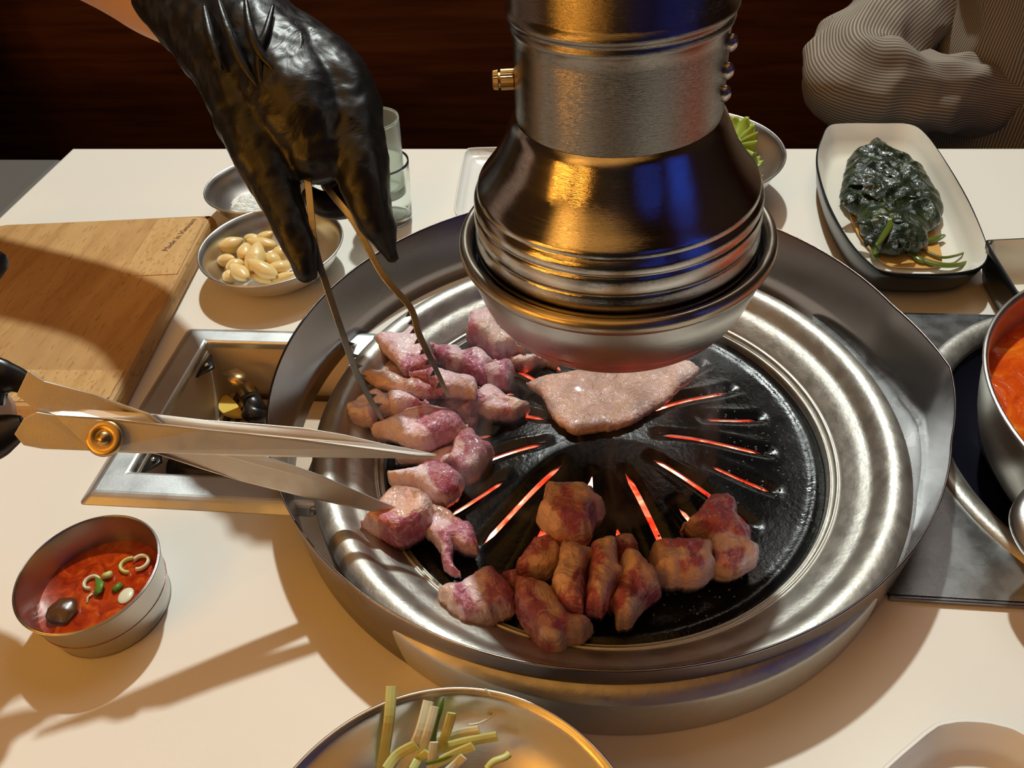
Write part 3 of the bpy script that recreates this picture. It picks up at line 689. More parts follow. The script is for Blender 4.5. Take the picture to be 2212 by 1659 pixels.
# ------------------------------------------------------------ dishes
def dish(name, rim, zr, floor_k, label, cat, m_in, m_out, shift=(0, 0), base_k=.72, th=.0028, zf=.006):
    """rim: closed list of xy at height zr"""
    t = thing(name, (sum(p[0] for p in rim) / len(rim), sum(p[1] for p in rim) / len(rim), 0), label, cat)
    n = len(rim); c = Vector(((min(p[0] for p in rim) + max(p[0] for p in rim)) / 2, (min(p[1] for p in rim) + max(p[1] for p in rim)) / 2))
    R_ = [Vector(p[:2]) for p in rim]
    def lay(k, z, extra=0):
        out = []
        for p in R_:
            d = p - c; out.append((c.x + d.x * k + d.normalized().x * extra, c.y + d.y * k + d.normalized().y * extra, z))
        return out
    def stack(nm, layers, m_, capl=True):
        V = sum(layers, []); F = []
        for j in range(len(layers) - 1):
            for i in range(n): F.append((j * n + i, j * n + (i + 1) % n, (j + 1) * n + (i + 1) % n, (j + 1) * n + i))
        if capl: V.append((c.x, c.y, layers[-1][0][2])); k0 = (len(layers) - 1) * n; F += [(k0 + i, k0 + (i + 1) % n, len(V) - 1) for i in range(n)]
        return mesh(nm, V, F, m_, t, True)
    stack('dish_inside', [lay(1, zr, -.0006), lay(.985, zr - .0012), lay(.95, zr - .006), lay(.91, zr * .62), lay(floor_k + .05, zf + .0025), lay(floor_k - .03, zf), lay(.4, zf - .0005)], m_in)
    stack('dish_outside', [lay(1, zr, -.0006), lay(1, zr + .0002, .0004), lay(1, zr - .0010, .0012), lay(.985, zr - .007, .0006), lay(.955, zr * .40), lay(.885, .0026), lay(.845, .0004)], m_out)
    return t
ZR = .030
seaw = [(at(px, py, ZR).x, at(px, py, ZR).y) for px, py in closedsmooth([(1775, 300), (1790, 272), (1825, 266), (1900, 266), (1965, 268), (2000, 290), (2040, 345), (2090, 430), (2125, 510), (2134, 550), (2115, 578), (2060, 590), (1990, 592), (1925, 588), (1885, 572), (1835, 520), (1790, 440), (1768, 370), (1766, 330)], 4)]
dish('seaweed_dish', seaw, ZR, .80, 'white rounded rectangular dish with black outside, holding dark seaweed', 'dish', M_white, M_black)
DZ = .036
blk = [(at(px, py, DZ).x, at(px, py, DZ).y) for px, py in [(2142, 540), (2139, 530), (2144, 521), (2155, 518), (2400, 508), (2420, 515), (2430, 530), (2500, 690), (2490, 705), (2470, 710), (2245, 690), (2230, 680)]]
dish('small_dish', closedsmooth([(p[0], p[1], 0) for p in blk], 3), DZ, .82, 'small black dish with white inside at the right edge', 'dish', M_white, M_black)
WZ = .016
wd = [(at(px, py, WZ).x, at(px, py, WZ).y) for px, py in [(1002, 340), (1008, 325), (1030, 319), (1180, 318), (1200, 325), (1208, 340), (1225, 440), (1220, 458), (1200, 466), (1010, 470), (990, 464), (983, 450), (985, 430), (992, 390)]]
dish('white_side_plate', closedsmooth([(p[0], p[1], 0) for p in wd], 3), WZ, .84, 'plain white square side plate half hidden behind the hood', 'plate', M_white2, M_white2)
BZ = .024
A_ = at(2084, 1500, BZ).xy; d1 = (at(1930, 1640, BZ).xy - A_).normalized(); d2 = (at(2230, 1590, BZ).xy - A_).normalized(); S1 = .10
bd = [tuple(A_ + d1 * a + d2 * b) for a, b in [(.010, .010), (.004, .018), (.001, .030), (.001, S1 - .02), (.006, S1 - .006), (.02, S1), (S1 - .02, S1), (S1 - .006, S1 - .006), (S1, S1 - .02), (S1, .02), (S1 - .006, .006), (S1 - .02, .001), (.030, .001), (.018, .004)]]
dish('corner_dish', closedsmooth([(p[0], p[1], 0) for p in bd], 3), BZ, .82, 'plain white dish cut off by the lower right corner', 'dish', M_white2, M_white2)

# seaweed heap
def lumps(name, outline, z0, T, m_, parent=None, step=.0016, amp=.002, f=90, wdome=.018, seed=0, ridg=0, mid=.5, colors=None, warp=.0018, top_flat=.5, baser=None, extra_tilt=(0, 0)):
    """solid lump from its outline (pixels, read at z0+mid*T): domed top, rounded sides, flat bottom"""
    zz = z0 + mid * T
    if colors:
        OL = closedsmooth([(a, b, 0) for a, b in outline], 3); P = []; no_ = len(OL)
        ar = sum(OL[i - 1][0] * OL[i][1] - OL[i][0] * OL[i - 1][1] for i in range(no_)); sg = 1 if ar > 0 else -1
        for i in range(no_):
            tx = OL[(i + 1) % no_][0] - OL[i - 1][0]; ty = OL[(i + 1) % no_][1] - OL[i - 1][1]; l_ = math.hypot(tx, ty) + 1e-9
            ny = -sg * (-tx) / l_ * -1      # outward normal, image y (down positive)
            p = at(OL[i][0], OL[i][1], z0 + T * (.5 - .24 * ny)); P.append(Vector((p.x, p.y)))
    else: P = [at(px, py, zz) for px, py in outline]; P = [Vector((p.x, p.y)) for p in P]
    P = resample(P, step); n = len(P)
    cx = sum(p.x for p in P) / n; cy = sum(p.y for p in P) / n
    Pa = np.array([(p.x, p.y) for p in P])
    # jitter the outline a little
    Pj = []
    for i, p in enumerate(P):
        d = (Vector((p.x - cx, p.y - cy))).normalized()
        Pj.append(p + d * (.0011 * noise.noise(Vector((p.x * 170, p.y * 170, seed))) + .0009 * noise.noise(Vector((p.x * 600, p.y * 600, seed)))))
    Pa = np.array([(p.x, p.y) for p in Pj]); Pb = np.roll(Pa, -1, axis=0)
    mn = Pa.min(0); mx = Pa.max(0)
    def pdist(q):
        ab = Pb - Pa; t = np.clip(((q - Pa) * ab).sum(1) / ((ab ** 2).sum(1) + 1e-12), 0, 1)
        return float(np.sqrt((((Pa + ab * t[:, None]) - q) ** 2).sum(1).min()))
    def inside(q):
        x, y = q; c = ((Pa[:, 1] > y) != (Pb[:, 1] > y)) & (x < (Pb[:, 0] - Pa[:, 0]) * (y - Pa[:, 1]) / (Pb[:, 1] - Pa[:, 1] + 1e-15) + Pa[:, 0])
        return bool(c.sum() % 2)
    pts = [Vector(p) for p in Pa]; dist = [0.0] * len(pts)
    # offset rings for steep sides
    rng = random.Random(seed)
    y = mn[1]; row = 0
    while y < mx[1]:
        x = mn[0] + (step / 2 if row % 2 else 0)
        while x < mx[0]:
            q = np.array([x + rng.uniform(-.2, .2) * step, y + rng.uniform(-.2, .2) * step])
            if inside(q):
                d = pdist(q)
                if d > step * .45: pts.append(Vector(q)); dist.append(d)
            x += step
        y += step * .87; row += 1
    E_ = [(i, (i + 1) % n) for i in range(len(Pa))]
    E_[-1] = (len(Pa) - 1, 0)
    vs, es, fs, ov, *_ = geometry.delaunay_2d_cdt(pts, E_, [], 1, 1e-7)
    dd = [0.0] * len(vs)
    for i, o in enumerate(ov):
        dd[i] = min([dist[k] for k in o]) if o else 0
    nv = len(vs); V = []; 
    for i, v in enumerate(vs):
        t = min(dd[i] / wdome, 1); prof = (1 - (1 - t) ** 2.6) ** .62
        q = Vector((v.x, v.y, 0)); no = noise.noise(q * f + Vector((seed * 3.3, 0, 0))); n2 = noise.noise(q * f * 3 + Vector((seed, 5, 0)))
        if ridg: no = .3 - abs(no) * ridg; n2 = .2 - abs(n2)
        h = T * ((.70 + .30 * prof) if colors else (.42 + .58 * prof)) + (amp * no + amp * .35 * n2) * (.3 + .7 * t) + (v.x - cx) * extra_tilt[0] + (v.y - cy) * extra_tilt[1]
        V.append((v.x, v.y, z0 + h))
    for i, v in enumerate(vs):   # underside, slightly pulled in
        k = .93 if dd[i] < 1e-6 else .97
        t = min(dd[i] / wdome, 1)
        V.append((cx + (v.x - cx) * k, cy + (v.y - cy) * k, z0 + T * .30 * (1 - t) ** 3 * (1 if dd[i] > 1e-6 else .25)))
    F = [tuple(f_) for f_ in fs]; bedges = {}
    for f_ in fs:
        for a, b in zip(f_, list(f_[1:]) + [f_[0]]): bedges[(a, b)] = 1
    F += [tuple(reversed([i + nv for i in f_])) for f_ in fs]
    # side wall gets one middle row
    side = [(a, b) for (a, b) in bedges if (b, a) not in bedges]
    mids = {}
    for a, b in side:
        for q in (a, b):
            if q not in mids:
                va = Vector(V[q]); vb = Vector(V[q + nv]); d = Vector((va.x - cx, va.y - cy, 0)).normalized()
                mids[q] = len(V); V.append(va.lerp(vb, .5) + d * T * .07)
        F.append((b, a, mids[a], mids[b])); F.append((mids[b], mids[a], a + nv, b + nv))
    o = mesh(name, V, F, m_, parent, True)
    if colors:
        me = o.data; ca = me.color_attributes.new('tint', 'FLOAT_COLOR', 'POINT')
        S = np.array([(c[0], c[1]) for c in colors], float); Cc = np.array([PAL[c[2]] for c in colors]); 
        off = Vector((0, 0, 0)); p_ = o.parent
        buf = np.ones((len(me.vertices), 4), np.float32)
        for i, v in enumerate(V):
            v = Vector(v); px, py = pxof(v)
            px += 8 * noise.noise(v * 95 + Vector((seed, 0, 0))) + 5 * noise.noise(v * 300); py += 8 * noise.noise(v * 95 + Vector((0, seed, 9))) + 5 * noise.noise(v * 300 + Vector((4, 4, 4)))
            d = np.hypot(S[:, 0] - px, S[:, 1] - py); wgt = 1 / (d + 3) ** 11; wgt /= wgt.sum()
            buf[i, :3] = (Cc * wgt[:, None]).sum(0)
        ca.data.foreach_set('color', buf.ravel())
    return o
PAL = {'M': (.44, .12, .19), 'P': (.56, .20, .26), 'F': (.82, .57, .60), 'W': (.88, .70, .72), 'T': (.57, .38, .31), 'B': (.46, .22, .11), 'C': (.80, .56, .47), 'D': (.27, .06, .085), 'O': (.46, .17, .18), 'K': (.78, .46, .33), 'G': (.16, .10, .08)}
lumps_out = [(1830, 345), (1845, 330), (1870, 322), (1880, 308), (1900, 312), (1925, 330), (1960, 345), (1990, 365), (2010, 400), (2030, 430), (2038, 455), (2030, 480), (2005, 500), (2005, 530), (1980, 545), (1960, 540), (1940, 550), (1900, 545), (1890, 520), (1860, 500), (1850, 460), (1825, 440), (1815, 420), (1822, 385)]
wo = lumps('seaweed_heap', lumps_out, .0075, .020, M_weed, step=.0017, amp=.0055, f=55, wdome=.02, seed=3, ridg=1.6, mid=.4)
tag(wo, 'wet dark green heap of cooked seaweed in the black and white dish', 'seaweed', kind='stuff')
rw = random.Random(5)
for i in range(26):
    px = rw.uniform(1835, 2005); py = rw.uniform(330, 530); 
    if (px - 1925) ** 2 / 95 ** 2 + (py - 430) ** 2 / 115 ** 2 > 1: continue
    p = at(px, py, .026 + rw.uniform(-.003, .003)); a_ = rw.uniform(0, 6.28); L = rw.uniform(.012, .024); bend = rw.uniform(-.5, .5)
    pts = [p + Vector((math.cos(a_ + bend * s) * L * (s - .5), math.sin(a_ + bend * s) * L * (s - .5), .004 * math.sin(s * 3.1) - .003)) for s in [k / 6 for k in range(7)]]
    tube('seaweed_frond', pts, [.0005, .003, .0045, .005, .0042, .003, .0006], M_weed, wo, n=8, flat=.3)
for pts_, r_ in (([(1975, 530), (2005, 545), (2035, 556), (2065, 552), (2090, 543)], .0016), ([(1960, 545), (1995, 562), (2030, 572), (2070, 572), (2102, 562)], .0030), ([(1985, 520), (2010, 520), (2040, 508)], .0036), ([(1890, 520), (1890, 545), (1895, 560)], .0036), ([(1965, 540), (1985, 560), (2000, 566)], .0034), ([(1905, 440), (1920, 455), (1925, 480), (1905, 515), (1893, 530)], .0030)):
    zt = .011 if pts_[0][0] != 1905 else .027
    sm = smoothprof([tuple(at(px, py, zt)) for px, py in pts_], 5); n_ = len(sm)
    tube('seaweed_stem', sm, [r_ * (.25 + .75 * math.sin(math.pi * (.12 + .80 * k / (n_ - 1)))) for k in range(n_)], M_weedstem, wo, n=10, flat=.6)
puddle = closedsmooth([(1828, 400), (1850, 390), (1900, 420), (1960, 470), (2010, 490), (2025, 520), (2035, 560), (2020, 577), (1960, 578), (1915, 572), (1880, 540), (1850, 500), (1832, 450)], 4)
V = [at(px, py, .0086) for px, py in puddle]
mesh('broth', V, [tuple(range(len(V)))], M_soy, wo, False, solid=.0008)

# glass (two stacked tumblers)
M_frost = mat('frosted_rim_glass', (.90, .97, .92), .25, trans=.85, ior=1.2)
for (z0, z1, r0, r1, lb, m_) in ((.001, .058, .0215, .0262, 'lower clear glass tumbler standing behind the gloved hand', M_glass), (.030, .098, .0195, .0235, 'upper frosted tumbler stacked inside the lower glass', M_frost)):
    gx, gy = -.2035, .285
    t = thing('glass_tumbler', (gx, gy, z0), lb, 'glass', 'stacked drinking glasses')
    lathe('glass_wall', smoothprof([(.0005, z0), (r0 - .002, z0), (r0, z0 + .002), ((r0 + r1) / 2, (z0 + z1) / 2), (r1, z1 - .001), (r1 - .0006, z1), (r1 - .0014, z1 - .001), ((r0 + r1) / 2 - .0016, (z0 + z1) / 2), (r0 - .0018, z0 + .006), (.0005, z0 + .005)], 3), (gx, gy), m_, t, n=64, pivot_z=0)

# ------------------------------------------------------------ cutting board
BT = .016
def board():
    t = thing('cutting_board', (-.45, .13, 0), 'worn wooden cutting board with rounded corners at the left of the table', 'cutting board')
    Pts = [(-.585, .225), (-.580, .238), (-.565, .2455), (-.545, .2480), (-.382, .2645), (-.371, .2630), (-.364, .2560), (-.3625, .2440), (-.3425, .0300), (-.3440, .0200), (-.3500, .0120), (-.3600, .0095), (-.560, .0040), (-.575, .006), (-.586, .016), (-.590, .035)]
    P2 = resample([Vector((x, y)) for x, y in closedsmooth([(a, b, 0) for a, b in Pts], 3) for x, y in [(x, y)]] if False else [Vector((q[0], q[1])) for q in closedsmooth([(a, b, 0) for a, b in Pts], 3)], .004)
    n = len(P2); c = Vector((sum(p.x for p in P2) / n, sum(p.y for p in P2) / n))
    def lay(k, z): return [((p - (p - c).normalized() * k).x, (p - (p - c).normalized() * k).y, z) for p in P2]
    L = [lay(.004, .0003), lay(.001, .002), lay(0, .005), lay(0, .010), lay(.001, .0135), lay(.003, .0155), lay(.006, BT)]
    V = sum(L, []); F = []
    for j in range(len(L) - 1):
        for i in range(n): F.append((j * n + i, j * n + (i + 1) % n, (j + 1) * n + (i + 1) % n, (j + 1) * n + i))
    F.append(tuple(range(n))); F.append(tuple(range((len(L) - 1) * n, len(L) * n)))
    mesh('board_body', V, F, M_board, t, False)
    # two end battens, a hair proud, show as paler planks across the grain
    def strip(xa, xb, lab=None):
        # plank region between lines x=xa.. at top; sheared with the board
        pass
    V = [(-.4130, .2555, BT + .0002), (-.376, .2580, BT + .0002), (-.3700, .2535, BT + .0002), (-.3690, .246, BT + .0002), (-.3535, .0800, BT + .0002), (-.4130 + .012, .0780, BT + .0002)]
    V = [(-.4150, .2556, 0), (-.3800, .2590, 0), (-.3715, .2560, 0), (-.3685, .2480, 0), (-.3600, .170, 0), (-.4070, .165, 0)]
    mesh('end_plank', [(x, y, BT + .0003) for x, y, z in V], [tuple(range(6))], M_board2, t, False, solid=.0006)['label'] = 'paler plank at the right end'
    V = [(-.349, .050), (-.347, .022), (-.352, .0160), (-.560, .0095), (-.575, .0130), (-.582, .024), (-.582, .040)]
    mesh('front_plank', [(x, y, BT + .0003) for x, y in V], [tuple(range(7))], M_board2, t, False, solid=.0006)['label'] = 'paler plank at the front end'
    fc = bpy.data.curves.new('t', 'FONT'); fc.body = 'Made in Vietnam'; fc.size = .0085; fc.align_x = 'CENTER'; fc.extrude = .00008
    o = bpy.data.objects.new('t', fc); COL.objects.link(o)
    dg = bpy.context.evaluated_depsgraph_get(); me = bpy.data.meshes.new_from_object(o.evaluated_get(dg)); bpy.data.objects.remove(o)
    me.transform(Matrix.Translation(at(394, 507, BT + .0008)) @ Matrix.Rotation(math.radians(83), 4, 'Z') @ Matrix.Scale(.92, 4))
    link('maker_stamp', me, M_text, t, False)
board()

# ------------------------------------------------------------ meat
def xa(L): return [(720 + x * .3737, 640 + y * .3737) for x, y in L]
def xb(L): return [(920 + x * .3436, 1020 + y * .3436) for x, y in L]
def ca(L): return [(720 + x * .3737, 640 + y * .3737, c) for x, y, c in L]
def cb(L): return [(920 + x * .3436, 1020 + y * .3436, c) for x, y, c in L]
BL = .016
MEAT = [
 # outline, base z, thickness, colours, label
 (xa([(215, 410), (270, 330), (370, 380), (430, 460), (520, 470), (400, 500), (300, 480), (230, 450)]), BL, .012, ca([(250, 400, 'C'), (330, 400, 'T'), (400, 450, 'O')]), 'thin tan-skinned pork slice under the top left flap'),
 (xa([(245, 250), (310, 205), (400, 210), (450, 175), (490, 215), (540, 300), (600, 380), (560, 440), (480, 450), (420, 470), (370, 400), (290, 330)]), BL + .012, .014, ca([(320, 270, 'F'), (400, 270, 'W'), (450, 230, 'W'), (480, 290, 'F'), (270, 250, 'F'), (420, 390, 'M'), (480, 390, 'M'), (545, 390, 'M'), (520, 320, 'P'), (370, 360, 'F')]), 'pork slice at top left, half pink fat, half red muscle, under the right tong'),
 (xa([(560, 270), (620, 290), (700, 280), (750, 310), (830, 300), (900, 350), (940, 390), (880, 450), (880, 520), (800, 480), (720, 440), (640, 420), (590, 360)]), BL + .003, .018, ca([(620, 325, 'M'), (660, 370, 'M'), (570, 300, 'P'), (720, 330, 'F'), (695, 400, 'F'), (800, 370, 'M'), (850, 430, 'M'), (780, 330, 'M'), (880, 350, 'F'), (830, 310, 'F'), (760, 420, 'M')]), 'marbled pork slice right of the right tong'),
 (xa([(870, 420), (940, 390), (1000, 375), (1040, 410), (1030, 470), (1005, 545), (940, 530), (890, 490)]), BL + .004, .020, ca([(980, 405, 'M'), (965, 480, 'M'), (900, 430, 'F'), (1035, 420, 'F'), (905, 500, 'F'), (1000, 540, 'P'), (940, 400, 'F')]), 'rolled pork end with a red centre below the square cooked block'),
 (xa([(785, 130), (830, 100), (900, 95), (960, 190), (1040, 260), (1110, 310), (1080, 350), (950, 380), (900, 330), (830, 290), (780, 250)]), BL, .026, ca([(860, 150, 'C'), (930, 220, 'C'), (1000, 270, 'C'), (880, 200, 'T'), (805, 220, 'M'), (850, 270, 'M'), (930, 340, 'M'), (1000, 350, 'M'), (830, 120, 'F'), (790, 170, 'P')]), 'thick pork block with a cooked tan top, against the drip tray'),
 (xa([(1020, 365), (1100, 335), (1200, 350), (1300, 400), (1180, 400), (1100, 430), (1040, 420)]), BL, .014, ca([(1040, 380, 'C'), (1110, 360, 'C'), (1200, 365, 'T'), (1080, 420, 'P')]), 'narrow tan strip of pork running under the drip tray'),
 (xa([(65, 560), (100, 510), (150, 510), (200, 570), (190, 640), (90, 630)]), BL - .001, .014, ca([(100, 540, 'F'), (150, 600, 'F')]), 'small fat lump at the far left of the heap'),
 (xa([(560, 610), (660, 560), (820, 580), (880, 640), (850, 700), (790, 800), (720, 700), (640, 640)]), BL, .012, ca([(650, 600, 'D'), (750, 630, 'M'), (820, 680, 'D')]), 'dark red pork slice lying beneath the tongs'),
 (xa([(175, 435), (260, 425), (360, 450), (440, 475), (540, 470), (620, 530), (640, 580), (560, 600), (440, 590), (420, 570), (400, 560), (280, 540), (180, 480)]), BL + .012, .014, ca([(230, 450, 'T'), (350, 475, 'T'), (300, 520, 'C'), (380, 530, 'C'), (420, 490, 'B'), (520, 520, 'O'), (590, 560, 'O'), (460, 560, 'T')]), 'brown-edged pork strip between the two tongs'),
 (xa([(440, 440), (520, 430), (600, 420), (700, 450), (820, 480), (822, 580), (800, 600), (700, 590), (630, 580), (560, 520), (470, 490)]), BL + .017, .016, ca([(480, 450, 'P'), (560, 470, 'M'), (590, 510, 'M'), (690, 465, 'F'), (790, 480, 'F'), (740, 540, 'C'), (800, 550, 'C'), (650, 560, 'P'), (620, 430, 'F'), (700, 590, 'T')]), 'pork slice with tan skin side gripped by the right tong tip'),
 (xa([(720, 680), (760, 630), (830, 560), (900, 510), (960, 545), (1010, 580), (1080, 600), (1130, 620), (1140, 650), (1110, 690), (1040, 720), (960, 715), (900, 710), (840, 680), (780, 720)]), BL + .004, .017, ca([(900, 590, 'F'), (950, 640, 'F'), (860, 580, 'M'), (810, 630, 'M'), (1100, 645, 'T'), (780, 690, 'T'), (1050, 620, 'C'), (980, 690, 'P'), (890, 540, 'F'), (1000, 650, 'P'), (880, 660, 'C')]), 'long ragged pork piece with tan end pointing at the skin slice'),
 (xa([(80, 640), (130, 600), (200, 560), (260, 550), (330, 600), (350, 680), (260, 700), (220, 760), (130, 740), (85, 690)]), BL + .004, .018, ca([(130, 640, 'W'), (200, 610, 'W'), (280, 600, 'W'), (100, 700, 'C'), (180, 740, 'C'), (300, 660, 'F'), (220, 680, 'F')]), 'white fat chunk with peach rind at the left edge, under the left tong'),
 (xa([(320, 570), (350, 550), (420, 560), (500, 600), (560, 640), (500, 660), (430, 680), (360, 690), (330, 620)]), BL + .006, .018, ca([(350, 580, 'W'), (420, 600, 'F'), (500, 640, 'P'), (400, 650, 'F')]), 'wedge of white fat between the left tong and the central slice'),
 (xa([(370, 940), (430, 900), (600, 890), (720, 860), (760, 950), (660, 1010), (560, 985), (480, 970), (380, 970)]), BL, .012, ca([(430, 930, 'C'), (520, 960, 'K'), (640, 900, 'F'), (690, 930, 'P')]), 'pale peach fat edge showing beneath the scissor tip'),
 (xa([(220, 770), (300, 720), (370, 690), (440, 660), (500, 645), (600, 635), (690, 670), (760, 740), (780, 770), (720, 820), (600, 870), (540, 895), (430, 870), (320, 830), (240, 820)]), BL + .010, .018, ca([(400, 740, 'W'), (330, 780, 'W'), (460, 760, 'F'), (500, 850, 'F'), (420, 690, 'F'), (540, 700, 'M'), (600, 740, 'M'), (680, 760, 'M'), (620, 820, 'P'), (560, 650, 'P'), (560, 870, 'F'), (740, 800, 'C'), (245, 790, 'C'), (470, 820, 'W'), (700, 700, 'M')]), 'large pork slice under the left tong tip, white fat left and red right'),
 (xa([(710, 840), (750, 780), (800, 770), (850, 830), (905, 850), (920, 910), (890, 960), (850, 1020), (790, 1075), (740, 1060), (690, 1000), (640, 960), (690, 900)]), BL + .002, .020, ca([(770, 830, 'M'), (720, 960, 'M'), (760, 1000, 'M'), (870, 900, 'P'), (730, 870, 'F'), (820, 930, 'F'), (880, 970, 'T'), (830, 1030, 'T'), (790, 880, 'M'), (690, 920, 'F')]), 'crumbly marbled pork chunk just right of the upper scissor tip'),
 (xa([(320, 1025), (400, 1005), (480, 990), (550, 965), (620, 960), (700, 1010), (755, 1060), (750, 1120), (700, 1180), (620, 1220), (560, 1180), (470, 1120), (350, 1110)]), BL + .004, .020, ca([(400, 1050, 'W'), (500, 1040, 'W'), (470, 1090, 'F'), (560, 1130, 'W'), (600, 1170, 'F'), (580, 1000, 'M'), (640, 1060, 'M'), (690, 1110, 'M'), (730, 1150, 'C'), (650, 1210, 'C'), (340, 1070, 'C')]), 'pork slab between the scissor blades, white fat left and marbled red right'),
 (xa([(165, 1325), (210, 1270), (290, 1180), (340, 1120), (420, 1105), (500, 1130), (560, 1190), (570, 1280), (560, 1340), (500, 1400), (400, 1450), (330, 1430), (220, 1370)]), BL, .026, ca([(360, 1170, 'K'), (430, 1150, 'K'), (500, 1180, 'C'), (540, 1230, 'C'), (420, 1220, 'K'), (400, 1125, 'B'), (470, 1128, 'B'), (230, 1300, 'F'), (350, 1340, 'M'), (430, 1320, 'M'), (480, 1290, 'M'), (400, 1420, 'M'), (530, 1330, 'M'), (290, 1270, 'P')]), 'pork chunk with seared orange top, touched by the lower scissor tip'),
 (xa([(560, 1200), (640, 1220), (715, 1280), (790, 1310), (815, 1380), (830, 1490), (760, 1490), (700, 1470), (690, 1540), (735, 1600), (700, 1620), (640, 1580), (620, 1470), (580, 1420), (530, 1380), (560, 1300)]), BL - .001, .016, ca([(640, 1245, 'B'), (620, 1310, 'F'), (700, 1340, 'P'), (790, 1470, 'F'), (720, 1440, 'F'), (750, 1340, 'M'), (650, 1390, 'M'), (665, 1500, 'M'), (690, 1590, 'P'), (800, 1380, 'M'), (600, 1420, 'F')]), 'ragged pork strip with two dangling ends below the seared chunk'),
 (xb([(480, 650), (560, 610), (600, 640), (590, 720), (570, 790), (520, 760)]), .010, .018, cb([(530, 680, 'M'), (560, 740, 'O')]), 'small red pork bit between the front left cube and the front heap'),
 (xb([(90, 750), (140, 710), (200, 700), (270, 680), (345, 620), (400, 600), (450, 640), (500, 680), (540, 740), (560, 800), (545, 880), (500, 930), (440, 950), (380, 980), (280, 990), (210, 950), (150, 900), (100, 830)]), .009, .026, cb([(230, 780, 'M'), (280, 850, 'M'), (400, 680, 'M'), (440, 740, 'M'), (490, 790, 'M'), (310, 720, 'W'), (345, 800, 'F'), (120, 800, 'C'), (170, 890, 'F'), (330, 680, 'F'), (420, 850, 'T'), (330, 940, 'T'), (480, 900, 'C'), (390, 780, 'P')]), 'glossy marbled pork cube alone at the front left of the plate'),
 (xb([(590, 560), (640, 480), (690, 420), (760, 405), (820, 450), (850, 500), (830, 600), (790, 660), (700, 690), (600, 670), (575, 620)]), .012, .024, cb([(660, 500, 'M'), (740, 450, 'M'), (610, 600, 'M'), (760, 530, 'T'), (700, 600, 'T'), (780, 600, 'T'), (820, 480, 'C'), (690, 570, 'C')]), 'red and tan pork chunk under the single rear one in the front heap'),
 (xb([(1180, 430), (1260, 390), (1310, 420), (1330, 490), (1280, 540), (1230, 570), (1190, 540)]), .014, .022, cb([(1240, 450, 'D'), (1290, 490, 'O'), (1280, 400, 'T')]), 'dark red pork bit at the back between two chunks of the front heap'),
 (xb([(565, 700), (600, 670), (700, 680), (770, 720), (850, 830), (890, 890), (980, 900), (1030, 950), (1040, 1000), (1000, 1060), (940, 1095), (880, 1100), (850, 1150), (800, 1180), (740, 1150), (680, 1050), (610, 950), (565, 840)]), .009, .027, cb([(640, 780, 'M'), (700, 850, 'M'), (760, 920, 'O'), (640, 900, 'M'), (760, 1100, 'M'), (840, 960, 'M'), (820, 1040, 'C'), (860, 1070, 'C'), (760, 1020, 'C'), (690, 1000, 'O'), (740, 750, 'T'), (800, 830, 'T'), (950, 960, 'T'), (1000, 1030, 'T'), (620, 720, 'O')]), 'largest pork chunk, foremost on the plate and overhanging its edge'),
 (xb([(845, 520), (860, 470), (920, 455), (1050, 500), (1055, 570), (1010, 620), (1000, 720), (990, 860), (960, 905), (880, 880), (830, 800), (800, 690), (830, 600)]), .018, .026, cb([(910, 490, 'T'), (1020, 530, 'T'), (900, 560, 'C'), (880, 640, 'C'), (880, 770, 'M'), (950, 840, 'M'), (975, 660, 'D'), (930, 720, 'O'), (850, 700, 'C')]), 'upright pork chunk with tan top, left of two in the middle of the front heap'),
 (xb([(1040, 480), (1080, 430), (1160, 415), (1200, 460), (1200, 580), (1235, 640), (1220, 720), (1160, 790), (1140, 860), (1080, 920), (1010, 880), (1010, 740), (1030, 620)]), .016, .027, cb([(1050, 760, 'M'), (1060, 850, 'M'), (1070, 540, 'M'), (1150, 460, 'C'), (1130, 620, 'C'), (1200, 690, 'T'), (1110, 740, 'C'), (1060, 650, 'O')]), 'upright pork chunk, right of the two in the middle of the front heap'),
 (xb([(1220, 580), (1250, 510), (1300, 500), (1370, 560), (1440, 640), (1470, 770), (1400, 830), (1330, 900), (1280, 980), (1210, 985), (1190, 880), (1150, 850), (1200, 750), (1220, 660)]), .013, .026, cb([(1320, 610, 'M'), (1290, 720, 'D'), (1210, 800, 'M'), (1400, 770, 'M'), (1265, 560, 'C'), (1400, 600, 'C'), (1430, 680, 'T'), (1300, 830, 'C'), (1230, 930, 'T'), (1360, 700, 'M')]), 'pork chunk at the right end of the front heap, tan lower edge'),
 (xb([(1420, 480), (1480, 430), (1600, 430), (1770, 440), (1790, 530), (1810, 600), (1770, 680), (1700, 730), (1560, 730), (1450, 710), (1430, 620)]), .013, .028, cb([(1560, 450, 'M'), (1700, 455, 'M'), (1640, 460, 'M'), (1600, 520, 'C'), (1760, 500, 'C'), (1560, 510, 'C'), (1620, 590, 'M'), (1700, 560, 'M'), (1560, 600, 'C'), (1560, 660, 'C'), (1700, 630, 'C'), (1770, 600, 'C'), (1600, 710, 'F'), (1700, 700, 'F'), (1450, 620, 'T'), (1440, 520, 'T'), (1490, 660, 'T')]), 'square pork cube with bacon-like red and white layers'),
